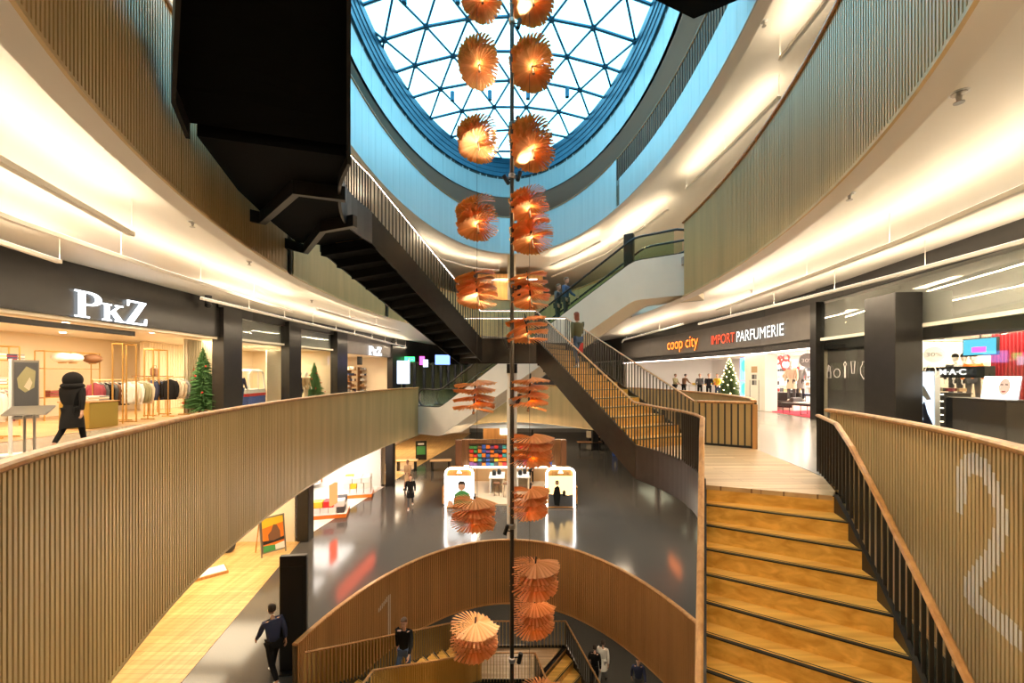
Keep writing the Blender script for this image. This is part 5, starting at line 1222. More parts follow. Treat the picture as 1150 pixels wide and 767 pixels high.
for q in range(5):
    m = MB(); pp = c + nn * .36; m.ob((pp.x, pp.y, .3 + q * .2), ((b - a).length * .9, .03, .025), ang); m.build('lit_shelf', 'shelf_glow', t)
for q in range(2):
    for j in range(9):
        cc = ('brown', 'beige', 'dark_grey', 'wine', 'tan')[(j + q) % 5]; pp = a.lerp(b, (j + .5) / 9) + nn * (.18 - .3 * q); m = MB(); m.bevbox((pp.x, pp.y, 1.145 + .045 + .05), (.11, .2, .09), ang, .01); tag(m.build('makeup_palette', cc), '%s makeup palette on the lit black display stand' % COLN[cc], 'cosmetics', '%s makeup palettes on the display stand' % COLN[cc])
p0, p1 = onR(1062, 2.0), onR(1092, 2.0); t = thing('counter_sign', 'black counter header with white brand letters above the lit shelves', 'sign', (p0 + p1) / 2 + Vector((0, 0, 1.5)))
q0, q1 = onR(1042, 2.1), onR(1112, 2.1); m = MB(); c = (q0 + q1) / 2; m.ob((c.x, c.y, 1.75), ((q1 - q0).length, .25, .32), math.atan2((q1 - q0).y, (q1 - q0).x)); m.build('panel', 'fascia_black', t)
for q in (q0, q1): m = MB(); m.tube([q + Vector((0, 0, .012)), q + Vector((0, 0, 1.7))], .03, 6); m.build('post', 'fascia_black', t)
sign('M\u00b7A\u00b7C', p0, p1, 1.68, .16, 'sign_cream', '', .16, parent=t, name='lettering', depth=.01, bold=.01)
p = onR(1101, 3.0); t = thing('hanging_screen', 'small screen hanging from the ceiling left of the red curtain', 'screen', (p.x, p.y, 2.2)); un = (onR(1106, 3.0) - onR(1096, 3.0)).normalized()
ang = math.atan2(un.y, un.x); m = MB(); m.ob((p.x, p.y, 2.5), (1.0, .06, .52), ang); m.build('bezel', 'black_rubber', t); nn = Vector((un.y, -un.x, 0)); nn = nn if nn.x < 0 else -nn
m = MB(); m.ob((p.x + nn.x * .035, p.y + nn.y * .035, 2.5), (.94, .01, .46), ang); m.build('display', 'screen_teal', t); m = MB(); m.ob((p.x + nn.x * .045, p.y + nn.y * .045, 2.42), (.4, .01, .15), ang); m.build('image', 'magenta_glow', t); m = MB(); m.tube([(p.x, p.y, 2.75), (p.x, p.y, 2.94)], .02, 6); m.build('mount', 'black_steel', t)
curtain(onR(1113, 4.0), onR(1185, 4.0), .02, 2.92, 'curtain_red', 'red pleated curtain at the right edge of the perfumery', 16, .07)
p = onR(1024, 3.0); p.z = 2.35; round_tag(p, .26, 'round white discount sign close to the black pillar'); p = onR(1049, 3.0); p.z = 2.35; round_tag(p, .26, 'round white discount sign left of the hanging screen')
for k, px in enumerate((1033, 1057, 1107, 1126)):
    p = onR(px, 1.2 if k != 2 else .6); p.z = 2.78; t = thing('track_spotlight', ('first', 'second', 'third', 'fourth')[k] + ' track spotlight from the left under the perfumery ceiling', 'spotlight', p, 'perfumery track spotlights')
    M = Vector((.5, .1, -1)).to_track_quat('Z', 'Y').to_matrix(); m = MB(); m.lathe([(.05, -.14), (.075, -.12), (.08, .1), (.0, .1)], p, 10, M=M); m.build('housing', 'black_steel', t, True); m = MB(); m.lathe([(0, .101), (.065, .101), (.065, .11), (0, .11)], p, 10, M=M); m.build('lens', 'spot_glow', t); m = MB(); m.tube([p, (p.x, p.y, 2.95)], .015, 5); m.build('stem', 'black_steel', t)
# beauty poster leaning on the counter
p = onR(1122, 1.1); t = thing('beauty_poster', 'pale angled portrait poster standing on the black counter', 'poster', (p.x, p.y, 1.085)); un = (onR(1127, 1) - onR(1117, 1)).normalized(); nn = Vector((un.y, -un.x, 0)); nn = nn if nn.x < 0 else -nn
def bp(a_, z, o=0): return p + un * a_ + nn * (o - (z) * .15) + Vector((0, 0, 1.085 + z))
m = MB(); m.extr([bp(-.42, .0), bp(.42, 0), bp(.42, .55), bp(-.42, .55)], nn * .02); bd = m.build('board', 'poster_white', t)
m = MB(); m.extr([bp(.1 + .13 * math.cos(k * PI / 6), .3 + .2 * math.sin(k * PI / 6), .022) for k in range(12)], nn * .004); m.build('face_print', 'poster_skin', bd)
for dx in (.02, .13): m = MB(); m.extr([bp(dx - .03 + .02, .34, .028), bp(dx + .05, .34, .028), bp(dx + .05, .36, .028), bp(dx - .01, .37, .028)], nn * .002); m.build('eye_print', 'hair_dark', bd)
m = MB(); m.extr([bp(.05, .2, .028), bp(.15, .2, .028), bp(.13, .17, .028), bp(.07, .17, .028)], nn * .002); m.build('mouth_print', 'red', bd)
# ------------------------------------------------------------ level 1: kiosk, electronics, oak shop
Z1 = -S
PP = {}
def poster_panel(px0, px1, kind, label):
    D = 22.1; x0, x1 = (px0 - HX) / F * D, (px1 - HX) / F * D; h = 2.2; t = thing('light_box', label, 'light box', ((x0 + x1) / 2, D, Z1), 'kiosk light boxes')
    def rr(e, n=6):
        r = .34 - e; X0, X1, T = x0 + e, x1 - e, Z1 + h - e; pts = [(X0, Z1 + .04 + (e if e > .05 else 0))]
        pts += [(X0 + r - r * math.cos(PI / 2 * k / n), T - r + r * math.sin(PI / 2 * k / n)) for k in range(n + 1)]
        pts += [(X1 - r + r * math.sin(PI / 2 * k / n), T - r + r * math.cos(PI / 2 * k / n)) for k in range(n + 1)]
        return pts + [(X1, Z1 + .04 + (e if e > .05 else 0))]
    m = MB(); m.extr([Vector((x, D, z)) for x, z in rr(0)], (0, .35, 0)); m.build('housing', 'orange_wood', t)
    m = MB(); m.tube([Vector((x, D - .02, z)) for x, z in rr(.04)], .045, 6); m.build('led_outline', 'led_white', t)
    X0, X1 = x0 + .13, x1 - .13
    def q(a, b, o): return Vector((X0 + (X1 - X0) * a, D - o, Z1 + .1 + 1.65 * b))
    def shp(n, pts, o, mt): m = MB(); m.extr([q(a, b, o) for a, b in pts], (0, -.004, 0)); PP[n] = m.build(n, mt, PP['poster'] if n.startswith('print') else t)
    circ = lambda cx, cy, r, k=12: [(cx + r * math.cos(2 * PI * i / k), cy + r * .8 * math.sin(2 * PI * i / k)) for i in range(k)]
    if kind == 0:
        shp('poster', [(0, 0), (1, 0), (1, 1), (0, 1)], .005, 'poster_white')
        shp('print_jumper', [(.25, .0), (1.0, .0), (1.0, .2), (.92, .42), (.72, .52), (.5, .52), (.32, .4)], .012, 'green'); shp('print_face', circ(.6, .64, .15), .018, 'skin')
        shp('print_hair', [(.44, .66), (.45, .78), (.55, .84), (.7, .83), (.77, .74), (.75, .66), (.7, .73), (.52, .73)], .024, 'hair_dark'); shp('print_arm', [(.0, .0), (.3, .0), (.2, .16), (.05, .22)], .018, 'skin')
    else:
        shp('poster', [(0, 0), (1, 0), (1, 1), (0, 1)], .005, 'poster_glow'); shp('print_rocks', [(0, 0), (1, 0), (1, .4), (.8, .36), (.55, .42), (.3, .38), (0, .42)], .012, 'dark_grey')
        shp('print_figure', [(.25, .05), (.45, .02), (.5, .4), (.46, .62), (.38, .68), (.26, .62), (.2, .4)], .018, 'black_cloth'); shp('print_face', circ(.36, .76, .08), .024, 'skin'); shp('print_hair', [(.28, .77), (.3, .85), (.4, .86), (.45, .78), (.4, .82), (.32, .82)], .03, 'hair_dark')
        shp('print_child', [(.6, .34), (.7, .34), (.7, .5), (.64, .54), (.58, .48)], .018, 'black_cloth')
    m = MB(); c = q(.5, 1.13, .01); m.tube([c + Vector((-.1, 0, -.05)), c + Vector((0, 0, .12)), c + Vector((.1, 0, -.05))], .025, 5, closed=True); m.build('emblem', 'led_white', t)
poster_panel(499.5, 532, 0, 'left kiosk light box with glowing outline and a portrait in green')
poster_panel(613, 646, 1, 'right kiosk light box with glowing outline and a figure on rocks')
kx0, kx1 = -3.6, 3.35
t = thing('kiosk', 'brand kiosk on the lower level with a wall of colourful boxes between two light boxes', 'kiosk', (0, 25, Z1))
m = MB(); m.box(kx0 - .1, kx1 + .1, 22.6, 28.5, Z1, Z1 + .08); m.build('platform', 'beige', t)
m = MB(); m.box(-3.9, 3.7, 28.2, 28.5, Z1 + .08, -2.75); m.build('back_wall', 'walnut', t)
for x in (-3.8, 3.35): m = MB(); m.box(x, x + .35, 27.8, 28.2, Z1 + .08, -2.75); m.build('end_pier', 'brown', t)
m = MB(); m.box(-2.2, .15, 31.5, 31.7, Z1, -1.9); m.build('wood_panel', 'orange_wood', t)
m = MB(); m.box(-3.3, 3.0, 27.5, 28.2, Z1 + .08, Z1 + .95); m.build('low_cabinet', 'tan', t)
m = MB(); m.box(-3.3, 3.0, 27.45, 28.2, Z1 + .95, Z1 + .99); m.build('cabinet_top', 'tube_lens', t)
for x in (-3.75, 3.5):
    m = MB(); m.box(x - .1, x + .12, 22.6, 27.8, Z1 + .08, Z1 + 1.0); m.build('side_wall', 'orange_wood', t)
SH = 5; SW = -2.9
for r in range(SH + 1):
    m = MB(); m.box(-2.95, 2.75, 27.9, 28.2, Z1 + 1.0 + r * .29, Z1 + 1.02 + r * .29); m.build('shelf', 'black_rubber', t)
rnd = random.Random(4); pal = ['purple', 'orange', 'yellow', 'red', 'navy', 'green', 'teal', 'brown', 'blue', 'dark_grey']
for r in range(SH):
    for c in range(20):
        cc = pal[(c // 2 * 3 + r + rnd.randint(0, 2)) % len(pal)] if rnd.random() < .8 else 'orange'; x = -2.9 + c * .281; h = rnd.choice([.18, .22, .25])
        m = MB(); m.box(x + .01, x + .262, 27.92, 28.15, Z1 + 1.022 + r * .29, Z1 + 1.022 + r * .29 + h)
        tag(m.build('boxed_product', cc), '%s box on the shelves at the back of the kiosk' % COLN[cc], 'box', '%s boxes on the kiosk shelves' % COLN[cc])
def white_table(x0, x1, y0, y1, label):
    t = thing('sales_counter', label, 'counter', ((x0 + x1) / 2, (y0 + y1) / 2, Z1 + .08)); m = MB(); m.box(x0, x1, y0, y1, Z1 + .95, Z1 + 1.02); m.build('top', 'white', t)
    m = MB(); m.box(x0 + .04, x0 + .14, y0 + .05, y1 - .05, Z1 + .082, Z1 + .95); m.build('side_panel', 'white', t); m = MB(); m.box(x1 - .14, x1 - .04, y0 + .05, y1 - .05, Z1 + .082, Z1 + .95); m.build('side_panel', 'cream', t); m = MB(); m.box(x0 + .14, x1 - .14, y1 - .2, y1 - .1, Z1 + .2, Z1 + .95); m.build('modesty_panel', 'cream', t)
white_table(-1.4, -.45, 24.6, 26.2, 'white sales counter left of the slender column in the kiosk'); white_table(.25, 1.1, 24.8, 26.2, 'white sales counter right of the slender column in the kiosk')
for k, (x, y) in enumerate(((-.35, 24.0), (-.9, 24.2))):
    t = thing('bar_stool', ('red brown bar stool nearest the slender column in the kiosk', 'red brown bar stool at the left white counter in the kiosk')[k], 'stool', (x, y, Z1 + .08)); m = MB(); m.lathe([(.0, .72), (.19, .72), (.2, .76), (.17, .79), (0, .8)], (x, y, Z1 + .08), 14); m.build('seat', 'brown', t, True)
    for a in range(4): an = PI / 4 + a * PI / 2; m = MB(); m.tube([(x + .13 * math.cos(an), y + .13 * math.sin(an), Z1 + .8), (x + .2 * math.cos(an), y + .2 * math.sin(an), Z1 + .08)], .016, 6); m.build('leg', 'brown', t)
for k, (x, y) in enumerate(((-1.1, 25.2), (-.8, 25.5), (.5, 25.3), (.8, 25.6))):
    t = thing('display_device', ('first', 'second', 'third', 'fourth')[k] + ' small black device from the left on the white kiosk counters', 'device', (x, y, Z1 + 1.02)); m = MB(); m.bevbox((x, y, Z1 + 1.16), (.22, .18, .26), .2, .03); m.build('body', 'black_rubber', t); m = MB(); m.ell((x, y, Z1 + 1.32), (.1, .09, .05)); m.build('lid', 'dark_grey', t, True)
p0 = G(529, 478, -1.36); 
top = [Vector((-2.75 + 7.6 * k / 24, 26.9, -1.55 + .18 * math.sin(PI * k / 24) + .03 * math.sin(k * 1.9))) for k in range(25)]; bot = [Vector((v.x, v.y, -1.8)) for v in reversed(top)]
m = MB(); m.extr(top + bot, (0, .12, 0)); tag(m.build('wavy_strip', 'pale_blue'), 'pale blue wavy strip above the kiosk under the tan band', 'panel')  # flat pale blue strip with a wavy top edge
p = Vector((-.3, 31.4, -2.9)); m = MB(); m.box(-.9, -.1, 31.35, 31.45, -2.85, -2.4); tag(m.build('lit_sign', 'poster_white'), 'small white lit sign on the orange panel behind the kiosk', 'sign')
# electronics shop -------------------------------------------------------
def stack(p, w, h, cols, label, where):
    t = thing('display_plinth', label, 'plinth', p); m = MB(); m.bevbox(p + Vector((0, 0, .1)), (w, w * .8, .2), .25, .02); m.build('base', 'orange', t)
    m = MB(); m.bevbox(p + Vector((0, 0, .215)), (w * 1.02, w * .82, .03), .25, .01); m.build('top', 'white', t)
    R = Matrix.Rotation(.25, 3, 'Z'); rows = int(h / .32)
    for r in range(rows):
        n = 4 if r < rows - 1 else 3
        for k in range(n):
            for j in range(2):
                c = cols[(k * 2 + r + j) % len(cols)]; q = p + R @ Vector(((k + .5) / n * w * .9 - w * .45, (j - .5) * w * .36, 0)) + Vector((0, 0, .232 + r * .31 + .15)); m = MB(); m.bevbox(q, (w * .9 / n * .92, w * .33, .30), .25, .01)
                tag(m.build('appliance_box', c), '%s appliance box stacked on the %s' % (COLN[c], where), 'box', '%s appliance boxes on the %s' % (COLN[c], where))
stack(G(371, 578, Z1), 1.7, .95, ['white', 'yellow', 'white', 'red', 'paper', 'white', 'dark_grey'], 'orange plinth of boxes at the front of the electronics shop', 'front orange plinth')
stack(G(402, 556, Z1), 1.7, 1.25, ['white', 'paper', 'white', 'yellow', 'white', 'paper'], 'orange plinth of white boxes farther into the electronics shop', 'rear orange plinth')
for k, (px, py) in enumerate(((362, 553), (378, 548))):
    p = G(px, py, Z1) + Vector((-1.2, .8, 0)); t = thing('gondola_shelf', ('tall shelf of black appliances at the left of the electronics shop', 'tall shelf of mixed goods in the electronics shop')[k], 'shelving', p)
    m = MB(); m.ob(p + Vector((-.3, 0, 1.1)), (.06, 2.2, 2.2), -.15); m.build('back_panel', 'grey', t)
    for r in range(4): m = MB(); m.ob(p + Vector((0, 0, .3 + r * .5)), (.55, 2.2, .03), -.15); m.build('shelf', 'white', t)
    for r in range(4):
        for j in range(6):
            c = (['dark_grey', 'black_cloth', 'grey', 'dark_grey', 'yellow'], ['white', 'orange', 'yellow', 'dark_grey', 'white'])[k][(r * 2 + j) % 5]; m = MB(); m.bevbox(p + Vector((.05, (j - 2.5) * .36, .316 + r * .5 + .17)), (.3, .28, .34), -.15, .03)
            tag(m.build('appliance', c), '%s appliance on the tall shelf of %s' % (COLN[c], ('black appliances', 'mixed goods')[k]), 'appliance', '%s appliances on the tall shelf of %s' % (COLN[c], ('black appliances', 'mixed goods')[k]))
for k in range(5):
    p = G(414 + 4 * k, 541 - 1.5 * k, Z1) + Vector((-.6, 0, 0)); t = thing('vacuum_cleaner', ('first', 'second', 'third', 'fourth', 'fifth')[k] + ' upright vacuum cleaner from the left on the white display step', 'vacuum cleaner', p + Vector((0, 0, .15)), 'upright vacuum cleaners')
    z = p.z + .15; m = MB(); m.bevbox((p.x, p.y, z + .05), (.26, .2, .1), 0, .02); m.build('head', 'dark_grey', t); m = MB(); m.tube([(p.x, p.y, z + .08), (p.x - .08, p.y, z + 1.15)], .022, 6); m.build('tube', ('red', 'grey', 'blue', 'white', 'grey')[k], t); m = MB(); m.lathe([(.05, 0), (.07, .05), (.07, .25), (.04, .3)], (p.x - .08, p.y, z + 1.1), 10); m.build('motor', 'dark_grey', t, True)
p = G(421, 540, Z1) + Vector((-.65, .2, 0)); t = thing('display_step', 'low white step carrying the upright vacuum cleaners', 'plinth', p); m = MB(); m.bevbox(p + Vector((0, 0, .075)), (1.1, 4.2, .148), -.22, .02); m.build('body', 'white', t)
# oak floored shop at the lower left
q = [G(294, 627, Z1), G(321, 619, Z1)]
t = thing('poster_easel', 'wooden framed poster with an autumn picture on the lower oak floor', 'poster stand', q[0]); d = (q[1] - q[0]); W_ = d.length; d.normalize(); nn = Vector((d.y, -d.x, 0)); back = -nn
def eq(a, z, o=0): return q[0] + d * (a * W_) + nn * (o - z * .18) + Vector((0, 0, z))
for s in (0, 1):
    m = MB(); m.tube([eq(s, 0), eq(s, 1.5)], .03, 6); m.build('leg', 'steel', t); m = MB(); m.tube([eq(s, 1.45), q[0] + d * (s * W_) + back * .75], .025, 6); m.build('leg', 'orange_wood', t)
m = MB(); m.extr([eq(0, .15, .03), eq(1, .15, .03), eq(1, 1.5, .03), eq(0, 1.5, .03)], nn * .03); m.build('board', 'steel', t)
def es(n, pts, o, mt): m = MB(); m.extr([eq(a, .2 + z * 1.25, o) for a, z in pts], nn * .004); PP[n] = m.build(n, mt, PP['poster'] if n.startswith('print') else t)
es('poster', [(.06, 0), (.94, 0), (.94, 1), (.06, 1)], .062, 'orange'); es('print_sky', [(.06, .72), (.94, .8), (.94, 1), (.06, 1)], .068, 'yellow'); es('print_dog', [(.3, .3), (.8, .28), (.78, .55), (.66, .75), (.52, .78), (.42, .6), (.28, .5)], .068, 'brown'); es('print_dark', [(.06, .22), (.94, .26), (.94, .36), (.5, .3), (.06, .34)], .074, 'hair_dark'); es('print_footer', [(.06, 0), (.55, 0), (.55, .16), (.06, .2)], .068, 'green'); es('print_footer', [(.55, 0), (.94, 0), (.94, .2), (.55, .16)], .068, 'paper')
p = G(236, 645, Z1); t = thing('floor_tray', 'white framed tray standing on the lower oak floor', 'tray', p)
m = MB(); m.ob(p + Vector((0, 0, .05)), (1.0, .7, .1), .75); m.build('frame', 'oak_rail', t); m = MB(); m.ob(p + Vector((0, 0, .11)), (.9, .6, .03), .75); m.build('top', 'white', t)
p = G(257, 620, Z1); t = thing('vase', 'dark round vase on the lower oak floor beside the tray', 'vase', p); m = MB(); m.lathe([(.1, 0), (.2, .1), (.24, .25), (.18, .4), (.1, .46), (.12, .5)], p, 16); m.build('body', 'dark_grey', t, True); m = MB(); m.lathe([(.09, .47), (.1, .5), (.02, .49)], p, 12); m.build('rim', 'wine', t)
a, b = G(262, 606, Z1) + Vector((-.3, 1, 0)), G(330, 606, Z1) + Vector((-.3, 1.5, 0)); c = (a + b) / 2
t = thing('service_counter', 'white counter along the back of the lower oak floored shop', 'counter', c); m = MB(); m.ob((c.x, c.y, Z1 + .5), ((b - a).length, .7, 1.0), math.atan2((b - a).y, (b - a).x)); m.build('body', 'white_paint', t); m = MB(); m.ob((c.x, c.y, Z1 + 1.02), ((b - a).length * 1.02, .78, .04), math.atan2((b - a).y, (b - a).x)); m.build('top', 'oak_rail', t); m = MB(); m.ob((c.x, c.y - .01, Z1 + .06), ((b - a).length * 1.01, .72, .1), math.atan2((b - a).y, (b - a).x)); m.build('plinth', 'tan', t)
x0, x1 = -5.62, -4.98; t = thing('totem', 'tall black information totem on the lower level beside the oval', 'totem', (-5.3, 9.95, Z1)); m = MB(); m.bevbox((-5.3, 9.95, Z1 + 1.42), (.62, .14, 2.76), .15, .02); m.build('body', 'fascia_black', t); m = MB(); m.bevbox((-5.3, 9.95, Z1 + .02), (.8, .4, .04), .15, .02); m.build('base', 'black_steel', t); m = MB(); m.ob((-5.3, 9.87, Z1 + 1.6), (.52, .01, 1.9), .15); m.build('screen', 'black_rubber', t)
# far part of level 1
def far_table(px, py, w, label, mt='oak_rail'):
    p = G(px, py, Z1); t = thing('cafe_table', label, 'table', p); m = MB(); m.bevbox(p + Vector((0, 0, .74)), (w, .8, .05), .1); m.build('top', mt, t)
    for s in (-1, 1): m = MB(); m.ob(p + Vector((s * w * .4, 0, .36)), (.08, .6, .72)); m.build('leg', 'black_steel', t)
far_table(457, 528, 1.6, 'golden oak bench table at the far left of the lower level', 'oak_step'); far_table(495, 528, 1.6, 'pale bench left of the kiosk on the lower level', 'tan'); far_table(662, 505, 2.4, 'dark table at the far right of the lower level', 'walnut'); far_table(684, 499, 2.0, 'table beside the blue totem on the lower level', 'tan')
p = G(473, 517, Z1); t = thing('menu_board', 'black menu board with green print at the far left of the lower level', 'sign', p); m = MB(); m.bevbox(p + Vector((0, 0, .85)), (.9, .1, 1.6), .2, .02); m.build('board', 'fascia_black', t); m = MB(); m.ob(p + Vector((0, -.07, .85)), (.7, .02, .7), .2); m.build('print', 'green', t); m = MB(); m.ob(p + Vector((0, -.07, 1.4)), (.5, .02, .15), .2); m.build('print', 'paper', t)
p = G(690.5, 512, Z1); t = thing('totem', 'small blue totem at the far right of the lower level', 'totem', p); m = MB(); m.bevbox(p + Vector((0, 0, .65)), (.42, .2, 1.3), .1, .02); m.build('body', 'blue', t); m = MB(); m.ob(p + Vector((0, -.11, .8)), (.2, .01, .5), .1); m.build('print', 'paper', t)
for k, (px, py) in enumerate(((668, 505), (437, 520))): p = G(px, py, Z1); m = MB(); m.bevbox((p.x, p.y, Z1 + 1.65), (.55, .55, 3.3), .1); tag(m.build('pillar', 'fascia_black'), ('black pillar at the far right of the lower level', 'black pillar far behind the electronics shop')[k], 'pillar')
p = G(662, 495, Z1); t = thing('chair', 'pale upholstered chair at the far right of the lower level', 'chair', p); m = MB(); m.bevbox(p + Vector((0, 0, .42)), (.6, .6, .15), 0, .04); m.build('seat', 'cream', t); m = MB(); m.bevbox(p + Vector((0, .28, .75)), (.6, .1, .6), 0, .04); m.build('backrest', 'cream', t)
for s in (-1, 1):
    for w_ in (-1, 1): m = MB(); m.tube([p + Vector((s * .25, w_ * .25, 0)), p + Vector((s * .25, w_ * .25, .36))], .02, 6); m.build('leg', 'black_steel', t)
# far level 3: timber clad box, seen between the lamps
t = thing('timber_kiosk', 'timber clad box at the far end of the third level behind the lamps', 'kiosk', (-.2, 33, S)); m = MB(); m.box(-2.75, 2.45, 32.6, 35, S, 9.75); m.build('body', 'orange_wood', t)
for k in range(18): m = MB(); m.box(-2.75 + k * .3, -2.73 + k * .3, 32.585, 32.6, S, 9.75); m.build('joint', 'walnut', t)
m = MB(); m.box(-1.6, 2.0, 32.3, 32.4, 9.2, 9.3); m.build('light_bar', 'tube_lens', t); spot('timber_light', (-.7, 31.8, 9.9), (-.7, 33, 7), 250, 80)

# ------------------------------------------------------------ painted numerals on the slats
def numeral(path, zf, strokes, width, label_parent, depth=.034, pitch=.065, frac=.6):
    """paint on the slat fronts: strokes are polylines in (slat position s from the start, z)"""
    rs = resample(path, pitch); nr = hnormals(rs); m = MB(); h = pitch * frac / 2
    def dist(px, pz):
        best = 9
        for st in strokes:
            for a, b in zip(st, st[1:]):
                dx, dz_ = b[0] - a[0], b[1] - a[1]; L2 = dx * dx + dz_ * dz_
                t_ = max(0, min(1, ((px - a[0]) * dx + (pz - a[1]) * dz_) / L2)) if L2 else 0
                best = min(best, math.hypot(px - a[0] - dx * t_, pz - a[1] - dz_ * t_))
        return best
    for i in range(len(rs) - 1):
        s = i * pitch; zs = [-1.2 + .02 * k for k in range(112)]; run = None
        for z in zs + [99]:
            on = z < 50 and dist(s, z) < width / 2
            if on and run is None: run = z
            if not on and run is not None:
                p, n = rs[i], nr[i]; t_ = Vector((n.y, -n.x, 0)); q = [p - t_ * h + n * .028, p - t_ * h + n * depth, p + t_ * h + n * depth, p + t_ * h + n * .028]
                z1_ = (z if z < 50 else 1.0) - .02 + .01
                vs = [Vector((v.x, v.y, zf + run - .01)) for v in q] + [Vector((v.x, v.y, zf + z1_)) for v in q]
                m.add(vs, [(0, 1, 5, 4), (1, 2, 6, 5), (2, 3, 7, 6), (0, 3, 2, 1), (4, 5, 6, 7)]); run = None
    return m.build('painted_numeral', 'paint', label_parent)
mat('paint', (.78, .70, .58), .5)
BAR = {o['label']: o for o in bpy.data.objects if o.name.startswith('slatted_balustrade')}
rb = [Vector((p[0], p[1], 0)) for p in RB[9:]]
def s_of(path, px):      # distance along the path where the pixel column px falls
    s = 0
    for a, b in zip(path, path[1:]):
        xa, xb = HX + F * a.x / a.y, HX + F * b.x / b.y
        if min(xa, xb) <= px <= max(xa, xb) : return s + (b - a).length * (px - xa) / (xb - xa), a.lerp(b, (px - xa) / (xb - xa))
        s += (b - a).length
    return s, path[-1]
def sz(px, py, path=rb): s, p = s_of(path, px); return (s, EYE + (HY - py) / F * p.y)
st2 = [sz(*q) for q in ((1083, 566), (1085, 535), (1092, 522), (1101, 520), (1112, 528), (1121, 544), (1131, 575), (1130, 600), (1120, 628), (1105, 645), (1094, 659), (1094, 668), (1101, 676), (1127, 698), (1149, 716))]
numeral(rb, 0, [st2], .19, BAR['slatted balustrade on the right with a pale numeral two painted on it'])
r1 = ellipse(*E1, -S, 96, -20, 165)
def s1(px, py):
    s = 0
    for a, b in zip(r1, r1[1:]):
        xa, xb = HX + F * a.x / a.y, HX + F * b.x / b.y
        if a.y > 9 and min(xa, xb) <= px <= max(xa, xb) and a.x < 0: return (s + (b - a).length * (px - xa) / (xb - xa), EYE + (HY - py) / F * a.y + S)
        s += (b - a).length
numeral(r1, -S, [[s1(425, 679), s1(436, 664), s1(436, 707)]], .13, BAR['slatted barrier of the lowest oval opening with a pale numeral one'])
# small ceiling fittings
for k, (px, py, z, lb) in enumerate(((122, 163, 4.86, 'small ceiling sprinkler on the white ceiling at upper left'), (216, 251, 4.86, 'small ceiling sprinkler above the big serif sign'), (280, 295, 4.86, 'small ceiling sprinkler above the left display windows'), (350, 338, 4.86, 'small ceiling sprinkler at the far left ceiling'),
        (1077, 108, 4.86, 'small ceiling sprinkler on the white ceiling at upper right'), (954, 220, 4.86, 'small ceiling sprinkler right of the slatted band'), (903, 253, 4.86, 'small round detector under the right white ceiling'), (844, 327, 4.86, 'small ceiling sprinkler above the department store sign'), (858, 26, 10.36, 'small ceiling sprinkler on the topmost white ceiling'))):
    p = G(px, py, z); t = thing('ceiling_sprinkler', lb, 'sprinkler', p); m = MB(); m.lathe([(.07, .04), (.07, .02), (.03, .0), (.02, -.06), (.05, -.07), (.05, -.08), (0, -.08)], p, 12); m.build('head', 'steel', t, True); m = MB(); m.lathe([(.09, .03), (.09, .042), (.0, .042)], p, 12); m.build('rosette', 'white', t)
p = G(234, 343, 4.5); t = thing('security_camera', 'black dome camera under the ceiling right of the big serif sign', 'camera', p); m = MB(); m.ell(p, (.13, .13, .12)); m.build('dome', 'black_rubber', t, True); m = MB(); m.lathe([(.12, .05), (.12, .40), (.0, .40)], p, 12); m.build('mount', 'dark_grey', t)
